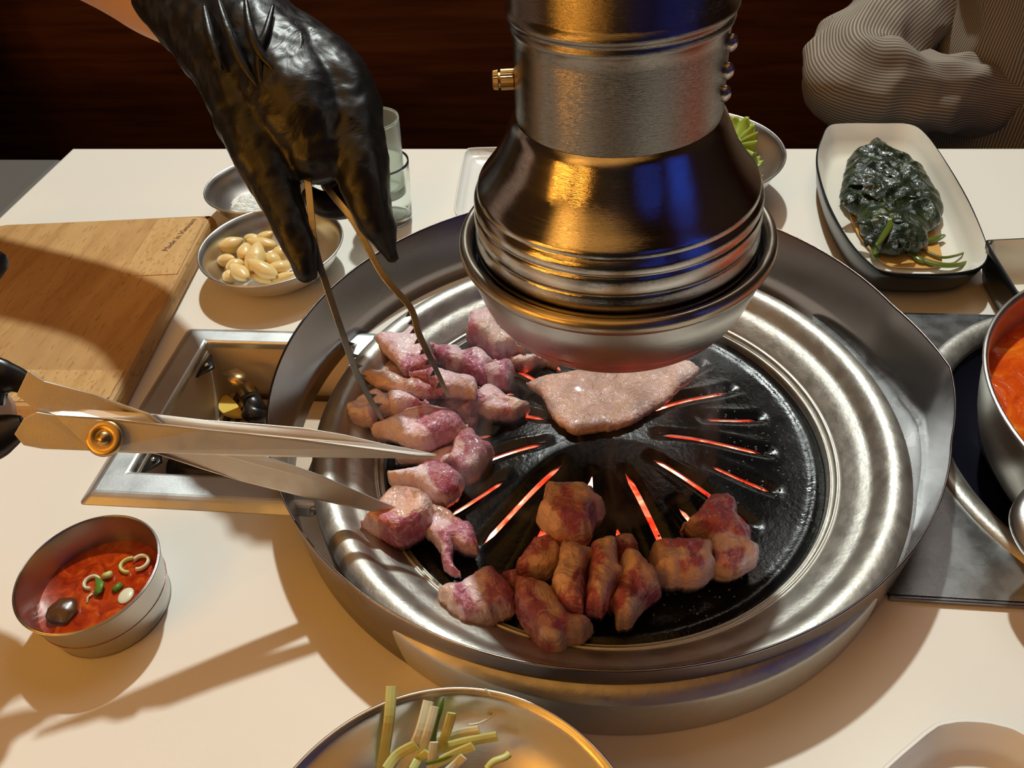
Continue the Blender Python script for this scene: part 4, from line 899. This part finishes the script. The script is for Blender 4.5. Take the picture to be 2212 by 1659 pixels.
 (xb([(1610, 350), (1680, 280), (1760, 190), (1800, 155), (1880, 150), (1940, 200), (1960, 290), (2030, 370), (2030, 430), (2080, 480), (2080, 560), (2030, 620), (1940, 680), (1850, 690), (1790, 640), (1810, 590), (1780, 500), (1770, 430), (1700, 420), (1650, 390)]), .012, .024, cb([(1780, 280, 'M'), (1850, 230, 'M'), (1870, 350, 'M'), (1960, 360, 'M'), (1930, 560, 'M'), (1870, 520, 'M'), (1950, 500, 'M'), (1850, 430, 'C'), (1950, 430, 'C'), (2050, 520, 'W'), (2030, 590, 'F'), (1800, 430, 'C'), (1650, 350, 'T'), (1730, 410, 'T'), (1840, 640, 'T'), (1930, 660, 'T'), (1900, 420, 'C'), (1800, 340, 'M')]), 'two-lobed pork chunk at the right of the front group'),
 (xb([(765, 100), (850, 85), (950, 85), (1010, 100), (1060, 150), (1110, 220), (1090, 290), (1040, 330), (1030, 400), (960, 450), (880, 460), (800, 430), (750, 360), (710, 270), (740, 190)]), .020, .032, cb([(780, 140, 'T'), (750, 240, 'C'), (790, 300, 'C'), (900, 150, 'M'), (870, 260, 'M'), (930, 320, 'M'), (1020, 240, 'M'), (850, 410, 'O'), (975, 120, 'C'), (1000, 380, 'C'), (1090, 250, 'C'), (830, 200, 'O'), (900, 400, 'C'), (960, 200, 'O')]), 'round pork chunk sitting alone behind the front heap, nearest the plate centre'),
]
rm_ = random.Random(11)
for i, (ol, z0, T, cols, lb) in enumerate(MEAT):
    o = lumps('pork_chunk', ol, z0, T, M_meat, step=.00115, amp=.0034, f=70, wdome=.0065, seed=i + 1, mid=.5, colors=cols)
    tag(o, lb, 'meat', 'raw pork pieces on the grill plate')
def skinpiece():
    T_ = lambda L: [(1100 + x * .422, 720 + y * .422) for x, y in L]
    o = lumps('pork_rind', T_([(90, 262), (105, 248), (180, 215), (250, 205), (400, 185), (600, 200), (800, 165), (900, 138), (945, 150), (970, 190), (950, 240), (880, 290), (800, 370), (700, 430), (600, 490), (480, 512), (340, 530), (280, 505), (220, 440), (160, 330), (110, 300)]), .0235, .010, M_meat, step=.0015, amp=.0016, f=30, wdome=.008, seed=50, mid=.5,
              colors=[(1100 + x * .422, 720 + y * .422, c) for x, y, c in [(200, 300, 'K'), (400, 300, 'K'), (600, 300, 'K'), (800, 250, 'K'), (300, 430, 'K'), (560, 440, 'K'), (940, 170, 'C'), (100, 270, 'T'), (330, 520, 'T'), (520, 500, 'T'), (170, 360, 'T'), (940, 230, 'T'), (700, 430, 'T')]])
    tag(o, 'large flat peach pork rind slice at the back, under the hood', 'meat')
skinpiece()

# ------------------------------------------------------------ tongs
tg = thing('kitchen_tongs', tuple(at(835, 925, .035)), 'steel tongs with toothed tips held in the black gloved hand', 'tongs')
def tongarm(pts, side, w_=.0082):
    P = [dep(*p) for p in pts]; P = [Vector(q) for q in smoothprof([tuple(p) for p in P], 6)]
    V = []; F = []; n_ = len(P)
    prevs = None
    for i, p in enumerate(P):
        t = (P[min(i + 1, n_ - 1)] - P[max(i - 1, 0)]).normalized(); view = (CC - p).normalized()
        s = t.cross(view).normalized(); dn = s.cross(t).normalized()
        k = i / (n_ - 1); ww = w_ * (1.0 if k < .75 else 1.0 - .45 * (k - .75) / .25)
        # U channel: narrow face toward the camera, flange going away
        V += [p - s * ww * .25 + dn * .0, p + s * ww * .25 - dn * .0008, p + s * ww * .25 - dn * ww * .9, p - s * ww * .25 - dn * ww * .9]
    for i in range(n_ - 1):
        for k in range(4): F.append((4 * i + k, 4 * i + (k + 1) % 4, 4 * i + 4 + (k + 1) % 4, 4 * i + 4 + k))
    F.append((3, 2, 1, 0)); F.append(tuple(4 * (n_ - 1) + k for k in range(4)))
    arm = mesh('arm', V, F, M_tong, tg, False, bevel=.0004)
    i0 = int(n_ * .60); bmv = []; bf = []
    m_ = 9
    for q in range(m_):
        f_ = i0 + (n_ - 2 - i0) * q / (m_ - 1); a = P[int(f_)].lerp(P[min(int(f_) + 1, n_ - 1)], f_ - int(f_)); t = (P[min(int(f_) + 1, n_ - 1)] - P[int(f_) - 1]).normalized()
        view = (CC - a).normalized(); s = t.cross(view).normalized() * side
        e = a + s * w_ * .20; k0 = len(bmv)
        bmv += [e - t * .0018 - view * .001, e + t * .0018 - view * .001, e + s * .0036 + t * .001 - view * .001, e - t * .0018 - view * .0035, e + t * .0018 - view * .0035, e + s * .0036 + t * .001 - view * .0035]
        bf += [(k0, k0 + 1, k0 + 2), (k0 + 5, k0 + 4, k0 + 3), (k0, k0 + 3, k0 + 4, k0 + 1), (k0 + 1, k0 + 4, k0 + 5, k0 + 2), (k0 + 2, k0 + 5, k0 + 3, k0)]
    mesh('teeth', bmv, bf, M_tong, arm, False)
tongarm([(655, 300, .455), (668, 420, .450), (680, 530, .452), (706, 620, .460), (743, 730, .470), (770, 805, .478), (803, 868, .486), (837, 925, .494)], -1)
tongarm([(665, 300, .470), (705, 400, .470), (765, 480, .470), (826, 592, .474), (886, 664, .478), (905, 722, .482), (938, 790, .486), (970, 858, .490)], 1)
bm = bmesh.new(); ballbm(bm, dep(660, 285, .462), (.008, .008, .008), 16); frombm('hinge', bm, M_tong, tg)

# ------------------------------------------------------------ scissors
def sdep(px, py):   # depth plane of the scissors
    return .385 + (px - 225) * (.034 / 715) + (py - 945) * (.030 / 170) * (1 if px > 225 else .25) * .9
scs = thing('kitchen_scissors', tuple(dep(225, 945, .385)), 'open steel kitchen scissors with brass screw and black handles at left', 'scissors')
def blade(name, poly, th, back, m_, parent=scs, smooth=3, offs=0, lab=None):
    P = poly if not smooth else poly
    V = [dep(px, py, sdep(px, py) + offs) for px, py in P]; n_ = len(V)
    nrm = CF
    if name == 'ground_edge': V = [v + nrm * (.0048 if q < 11 else 0) for q, v in enumerate(V)]
    V2 = [v + nrm * th for v in V]
    F = [tuple(range(n_)), tuple(reversed(range(n_, 2 * n_)))] + [(i, (i + 1) % n_, n_ + (i + 1) % n_, n_ + i) for i in range(n_)]
    o = mesh(name, V + V2, F, m_, parent, False, bevel=.0004)
    if lab: o['label'] = lab
    return o
# rear blade: lower tip, shank going to the upper handle
blade('lower_blade', [(35, 853), (60, 800), (95, 823), (200, 852), (321, 893), (420, 965), (564, 984), (640, 1008), (694, 1027), (760, 1056), (825, 1084), (870, 1102), (900, 1118), (846, 1114), (790, 1103), (738, 1092), (640, 1070), (521, 1040), (430, 1012), (347, 984), (200, 950), (74, 884)], .0016, 0, M_blade, offs=.0020)
ub = blade('upper_blade', [(30, 938), (50, 905), (78, 890), (120, 897), (217, 903), (330, 914), (434, 928), (540, 938), (651, 950), (780, 968), (890, 982), (944, 984), (930, 990), (840, 990), (738, 989), (600, 987), (470, 984), (347, 979), (300, 980), (200, 974), (91, 970), (50, 962)], .0018, 0, M_blade)
blade('ground_edge', [(76, 886), (130, 881), (217, 886), (330, 896), (434, 908), (545, 916), (651, 925), (740, 940), (825, 960), (890, 972), (944, 984), (890, 982), (780, 968), (651, 950), (540, 938), (434, 928), (330, 914), (217, 903), (120, 897)], .0006, 0, M_blade2, offs=-.0006)
def disc(name, px, py, r, h, m_, d0=-.001, n_=32, parent=scs):
    p = dep(px, py, sdep(px, py) + d0); ax = -CF; u = CR; v = ax.cross(u)
    prof = [(r, 0), (r, h * .3), (r * .85, h * .55), (r * .55, h * .6), (r * .45, h * .35), (r * .38, h * .35), (r * .32, h), (.0001, h * 1.1)]
    V = []; F = []
    for rr, hh in prof: V += [p + ax * hh + (u * math.cos(2 * math.pi * i / n_) + v * math.sin(2 * math.pi * i / n_)) * rr for i in range(n_)]
    for j in range(len(prof) - 1):
        for i in range(n_): F.append((j * n_ + i, j * n_ + (i + 1) % n_, (j + 1) * n_ + (i + 1) % n_, (j + 1) * n_ + i))
    return mesh(name, V, F, m_, parent, True)
disc('pivot_screw', 226, 946, .0092, .0030, M_brass)['label'] = 'brass pivot screw'
def handle(pts, rad, name='handle'):
    P = smoothprof([tuple(dep(px, py, d)) for px, py, d in pts], 6); R_ = smoothprof([(r, 0) for r in rad], 6)
    tube(name, P, [r[0] for r in R_], M_blkplas, scs, n=16, flat=.55, up=tuple(-CF))
handle([(85, 848, .383), (40, 822, .381), (0, 812, .379), (-80, 780, .376), (-180, 730, .374), (-260, 760, .374), (-250, 830, .374), (-150, 850, .376), (-60, 845, .379), (10, 850, .381)], [.0040, .0062, .0085, .0075, .006, .006, .006, .006, .0065, .006])
handle([(52, 918, .383), (20, 930, .382), (-20, 950, .381), (-100, 1000, .379), (-200, 1060, .377), (-260, 1030, .377), (-230, 970, .378), (-130, 935, .380), (-50, 915, .381)], [.0050, .0085, .0105, .008, .006, .006, .006, .006, .007])

# ------------------------------------------------------------ server with black gloves
def remesh_fig(name, chains, m_, parent, vox=.0022, smooth=6, disp=0, blobs=()):
    bm = bmesh.new()
    for ch in chains:
        pts = smoothprof([tuple(p[:3]) + (p[3],) for p in ch], 5)
        P = [Vector(q[:3]) for q in pts]; R_ = [q[3] for q in pts]
        tubebm(bm, P, R_, 18)
        for q in (0, -1): ballbm(bm, P[q], (R_[q],) * 3, 14)
    for c, r in blobs: ballbm(bm, c, r, 18)
    bmesh.ops.recalc_face_normals(bm, faces=bm.faces)
    o = frombm(name, bm, m_, parent)
    md = o.modifiers.new('r', 'REMESH'); md.mode = 'VOXEL'; md.voxel_size = vox; md.use_smooth_shade = True
    md = o.modifiers.new('sm', 'SMOOTH'); md.factor = .5; md.iterations = smooth
    if disp:
        tx = bpy.data.textures.new(name + 'w', 'CLOUDS'); tx.noise_scale = .018; tx.noise_depth = 2
        md = o.modifiers.new('d', 'DISPLACE'); md.texture = tx; md.strength = disp; md.mid_level = .5; md.texture_coords = 'LOCAL'
    return o
def n_(px, py, d, rpx): p = dep(px, py, d); return (p.x, p.y, p.z, rpx * d / FPX)
person = thing('person', (-1.22, .72, ZF), 'person reaching in from the left wearing black gloves, holding tongs and scissors', 'person')
arm1 = [n_(470, 50, .48, 84), n_(340, -14, .52, 96), n_(200, -98, .58, 100)]
el = Vector((-.60, .36, .30)); sh = Vector((-1.05, .66, .62))
a1 = [(p[0], p[1], p[2], p[3]) for p in arm1] + [(el.x, el.y, el.z, .042), (-.80, .54, .45, .05), (sh.x, sh.y, sh.z, .06)]
a2 = [n_(-60, 900, .40, 90), (-.46, -.06, .13, .03), (-.62, .05, .25, .04), (-.87, .38, .44, .045), (-1.10, .60, .62, .06)]
body = remesh_fig('body', [a1, a2, [(-1.15, .68, .66, .10), (-1.19, .70, .45, .14), (-1.22, .72, .15, .13), (-1.24, .72, -.08, .14)], [(-1.15, .68, .68, .06), (-1.15, .67, .82, .05)],
    [(-1.34, .72, -.05, .09), (-1.34, .73, -.40, .07), (-1.34, .74, ZF + .06, .05)], [(-1.18, .72, -.05, .09), (-1.20, .72, -.40, .07), (-1.20, .72, ZF + .06, .05)]], M_skin, person, vox=.006, blobs=[((-1.15, .66, .92), (.075, .09, .11))])
# right glove
G = []
G.append([n_(382, -6, .498, 92), n_(445, 55, .480, 97), n_(510, 150, .468, 92), n_(545, 240, .462, 84), n_(572, 330, .458, 72), n_(598, 410, .455, 52), n_(628, 480, .452, 42), n_(650, 545, .452, 36), n_(664, 590, .453, 22)])
G.append([n_(455, -30, .495, 105), n_(520, 60, .480, 112), n_(600, 160, .466, 118), n_(660, 250, .458, 112), n_(690, 320, .456, 80)])
G.append([n_(500, -20, .500, 85), n_(600, 75, .482, 72), n_(690, 150, .468, 84), n_(748, 220, .460, 74), n_(768, 300, .456, 66), n_(784, 380, .456, 58), n_(800, 440, .458, 50), n_(824, 500, .462, 36), n_(848, 556, .466, 16)])
G.append([n_(700, 170, .485, 60), n_(762, 250, .484, 46), n_(788, 330, .486, 44), n_(786, 400, .490, 38), n_(750, 440, .492, 32), n_(700, 438, .490, 30), n_(675, 425, .488, 24)])
G.append([n_(670, 180, .500, 60), n_(735, 260, .506, 42), n_(765, 330, .508, 38), n_(760, 400, .510, 32), n_(720, 430, .508, 26)])
G.append([n_(640, 200, .515, 55), n_(700, 280, .522, 36), n_(730, 340, .524, 32), n_(715, 395, .524, 26)])
glove = remesh_fig('glove', G, M_glove, person, vox=.0018, smooth=5, disp=.004)
glove['label'] = 'black nitrile glove gripping the tongs'
# folds of loose glove at wrist
for pts, r_ in (([(470, -5, .438), (490, 60, .432), (520, 130, .432), (560, 190, .434)], .0030), ([(530, -5, .436), (540, 60, .430), (560, 110, .430), (600, 160, .432)], .0030), ([(590, 10, .442), (575, 70, .434), (560, 110, .432), (562, 160, .432), (572, 205, .433)], .0028), ([(610, 25, .455), (640, 60, .448), (650, 100, .442), (630, 150, .436), (612, 190, .436)], .0026), ([(440, 10, .445), (455, 80, .437), (480, 150, .436)], .0026)):
    sm = smoothprof([tuple(dep(*p)) for p in pts], 6); k_ = len(sm)
    tube('glove_fold', sm, [r_ * math.sin(math.pi * (.1 + .8 * j / (k_ - 1))) for j in range(k_)], M_glove, glove, n=10)
# left glove on the scissor handles, outside the frame
H = [[n_(-330, 840, .40, 80), n_(-260, 860, .395, 90), n_(-180, 880, .39, 88)],
     [n_(-200, 820, .385, 60), n_(-110, 770, .372, 42), n_(-50, 800, .370, 34), n_(-70, 850, .372, 28)],
     [n_(-230, 760, .39, 55), n_(-140, 690, .385, 36), n_(-60, 620, .385, 32), n_(-14, 566, .385, 30)],
     [n_(-200, 900, .385, 55), n_(-120, 980, .372, 38), n_(-60, 1010, .370, 32), n_(-50, 960, .372, 26)],
     [n_(-220, 920, .39, 52), n_(-170, 1040, .375, 36), n_(-110, 1080, .372, 30), n_(-100, 1030, .374, 24)],
     [n_(-240, 920, .395, 50), n_(-230, 1070, .380, 34), n_(-180, 1110, .378, 28), n_(-165, 1060, .380, 22)]]
g2 = remesh_fig('glove', H, M_glove, person, vox=.0022, smooth=4, disp=.003); g2['label'] = 'black nitrile glove holding the scissors'
# uniform
remesh_fig('shirt', [[(-1.15, .68, .64, .12), (-1.19, .70, .45, .16), (-1.22, .72, .15, .155), (-1.24, .72, .0, .155), (-1.24, .72, -.1, .16)], [(-1.05, .66, .61, .075), (-.82, .55, .47, .062)], [(-1.10, .60, .62, .075), (-.90, .40, .46, .06)]], M_dkcloth, person, vox=.008)
remesh_fig('trousers', [[(-1.33, .72, -.05, .11), (-1.34, .73, -.40, .085), (-1.34, .74, ZF + .12, .075)], [(-1.19, .72, -.05, .11), (-1.20, .72, -.40, .085), (-1.20, .72, ZF + .12, .075)]], M_dkcloth, person, vox=.008)

# ------------------------------------------------------------ diner at the far right
dn = thing('person', (.52, .62, ZF), 'seated diner in a fine striped shirt behind the table at top right', 'person')
def sweep_cloth(name, path, rad, parent, stripes_n, flat=1.0, nseg=120, amp=.008, seed=0, freq=16, up=(0, 0, 1)):
    pts = smoothprof([tuple(p) + (r,) for p, r in zip(path, rad)], 14); V = []; UV = []; N_ = len(pts); prev = None
    for i, q in enumerate(pts):
        p = Vector(q[:3]); r = q[3]; t = (Vector(pts[min(i + 1, N_ - 1)][:3]) - Vector(pts[max(i - 1, 0)][:3])).normalized()
        a = Vector(up) if prev is None else prev
        u = (a - t * a.dot(t)).normalized(); prev = u; v = t.cross(u)
        for k in range(nseg):
            th = 2 * math.pi * k / nseg; s = i / (N_ - 1)
            b = p + u * (r * flat * math.cos(th)) + v * (r * math.sin(th))
            fold = noise.noise(Vector((math.cos(th) * 1.3 + seed, math.sin(th) * 1.3, s * freq * .35))) + .5 * noise.noise(Vector((math.cos(th) * 2 + seed, math.sin(th) * 2, s * freq)))
            ridge = .35 - abs(noise.noise(b * 17 + Vector((seed, 0, 0)))) * 1.6
            d = (b - p).normalized(); V.append(b + d * (amp * fold + amp * .8 * ridge))
            UV.append((k / nseg * stripes_n, s))
    F = []
    for i in range(N_ - 1):
        for k in range(nseg): F.append((i * nseg + k, i * nseg + (k + 1) % nseg, (i + 1) * nseg + (k + 1) % nseg, (i + 1) * nseg + k))
    F.append(tuple(range(nseg))); F.append(tuple(range((N_ - 1) * nseg, N_ * nseg)))
    me = bpy.data.meshes.new(name); me.from_pydata([tuple(v) for v in V], [], F); uvl = me.uv_layers.new(name='UVMap')
    for poly in me.polygons:
        ks = [me.loops[li].vertex_index % nseg for li in poly.loop_indices]; wrap = (max(ks) == nseg - 1 and min(ks) == 0 and len(ks) == 4)
        for li in poly.loop_indices:
            vi = me.loops[li].vertex_index; uu = UV[vi]
            if wrap and vi % nseg == 0: uu = (stripes_n, uu[1])
            uvl.data[li].uv = uu
    return link(name, me, M_cloth, parent, True)
E_ = dep(1890, 135, .87); S_ = dep(2190, -190, .965); Wr = dep(2300, 240, .88)
# body (skin figure, under the clothes)
tor = [(.545, .66, .55), (.54, .64, .30), (.54, .62, .05), (.54, .62, -.25)]
remesh_fig('body', [[(.54, .65, .58, .05), (.54, .64, .70, .045)], [(.54, .65, .50, .12), (.54, .64, .2, .13), (.54, .62, -.2, .14)], [(S_.x, S_.y, S_.z, .04), (E_.x, E_.y, E_.z, .035), (Wr.x, Wr.y, Wr.z, .028), (Wr.x + .04, Wr.y - .02, Wr.z - .01, .025), (Wr.x + .08, Wr.y - .03, Wr.z - .01, .02)], [(.54, .60, -.22, .09), (.50, .42, -.24, .07), (.50, .38, ZF + .05, .05)], [(.64, .60, -.22, .09), (.64, .42, -.24, .07), (.64, .38, ZF + .05, .05)]], M_skin, dn, vox=.006, blobs=[((.54, .62, .82), (.075, .095, .115))])
remesh_fig('hair', [[(.54, .66, .86, .085), (.54, .68, .80, .07)]], M_hair, dn, vox=.006)
slv = sweep_cloth('sleeve', [dep(2200, -230, .97), dep(2095, -90, .93), dep(1975, 20, .90), dep(1868, 120, .87), dep(1850, 178, .845), dep(1950, 192, .840), dep(2060, 205, .85), dep(2180, 225, .87), dep(2300, 240, .88)],
    [.060, .056, .055, .055, .050, .046, .042, .038, .034], dn, 96, amp=.010, seed=2.0, freq=15)
slv['label'] = 'rumpled striped sleeve bent at the elbow'
sht = sweep_cloth('shirt_front', [(.53, .64, .62), (.53, .63, .45), (.525, .62, .28), (.525, .61, .12), (.525, .60, -.02), (.525, .60, -.25)], [.14, .165, .17, .165, .165, .16], dn, 300, flat=.72, amp=.010, seed=7, freq=9, nseg=160, up=(0, 1, 0))
mesh('trousers', [(0.40, .38, -.30), (.70, .38, -.30), (.70, .72, -.30), (.40, .72, -.30), (0.40, .38, -.14), (.70, .38, -.14), (.70, .72, -.14), (.40, .72, -.14)], [(0, 1, 2, 3), (4, 5, 6, 7), (0, 1, 5, 4), (1, 2, 6, 5), (2, 3, 7, 6), (3, 0, 4, 7)], M_dkcloth, dn, True, bevel=.03)

# photographer seated at the near side (only mirrored in the steel)
ph = thing('person', (.02, -.72, ZF), 'photographer in dark clothes seated at the near side, behind the camera', 'person')
remesh_fig('body', [[(.02, -.72, .62, .055), (.02, -.74, .40, .15), (.02, -.76, .1, .16), (.02, -.78, -.25, .17)], [(.16, -.74, .46, .05), (.26, -.66, .26, .045), (.16, -.50, .30, .035), (.09, -.43, .36, .03)], [(-.12, -.74, .46, .05), (-.22, -.66, .26, .045), (-.14, -.50, .30, .035), (-.09, -.43, .36, .03)],
    [(-.07, -.76, -.22, .09), (-.09, -.48, -.24, .07), (-.09, -.46, ZF + .05, .05)], [(.10, -.76, -.22, .09), (.12, -.48, -.24, .07), (.12, -.46, ZF + .05, .05)]], M_dkcloth, ph, vox=.008)
remesh_fig('head', [[(.02, -.71, .66, .06), (.02, -.70, .76, .085)]], M_skin, ph, vox=.008)
remesh_fig('hair', [[(.02, -.745, .74, .085), (.02, -.73, .80, .08)]], M_hair, ph, vox=.008)

# thin smoke over the hot plate
def smoke():
    M = bpy.data.materials.new('thin_smoke'); M.use_nodes = True; n = M.node_tree.nodes; l = M.node_tree.links; n.clear()
    out = n.new('ShaderNodeOutputMaterial'); v = n.new('ShaderNodeVolumePrincipled'); v.inputs['Color'].default_value = (.9, .93, 1, 1); v.inputs['Anisotropy'].default_value = .2
    tc = n.new('ShaderNodeTexCoord'); mp = n.new('ShaderNodeMapping'); mp.inputs['Scale'].default_value = (1, 1, .45); t = n.new('ShaderNodeTexNoise'); t.inputs['Scale'].default_value = 26; t.inputs['Detail'].default_value = 3; t.inputs['Distortion'].default_value = 2.2
    r = n.new('ShaderNodeMapRange'); r.inputs['From Min'].default_value = .54; r.inputs['From Max'].default_value = .72; r.inputs['To Max'].default_value = 14
    l.new(tc.outputs['Object'], mp.inputs[0]); l.new(mp.outputs[0], t.inputs['Vector']); l.new(t.outputs['Fac'], r.inputs[0]); l.new(r.outputs[0], v.inputs['Density']); l.new(v.outputs[0], out.inputs['Volume'])
    V = []; F = []; n1 = 24; prof = [(.085, .034), (.095, .06), (.085, .10), (.06, .128)]
    for rr, z in prof: V += [(rr * math.cos(2 * math.pi * i / n1) - .015, rr * math.sin(2 * math.pi * i / n1) - .005, z) for i in range(n1)]
    for j in range(3):
        for i in range(n1): F.append((j * n1 + i, j * n1 + (i + 1) % n1, (j + 1) * n1 + (i + 1) % n1, (j + 1) * n1 + i))
    F.append(tuple(range(n1))); F.append(tuple(range(3 * n1, 4 * n1)))
    tag(mesh('smoke_wisps', V, F, M), 'faint wisps of smoke rising from the hot black plate', 'smoke', kind='stuff')
smoke()
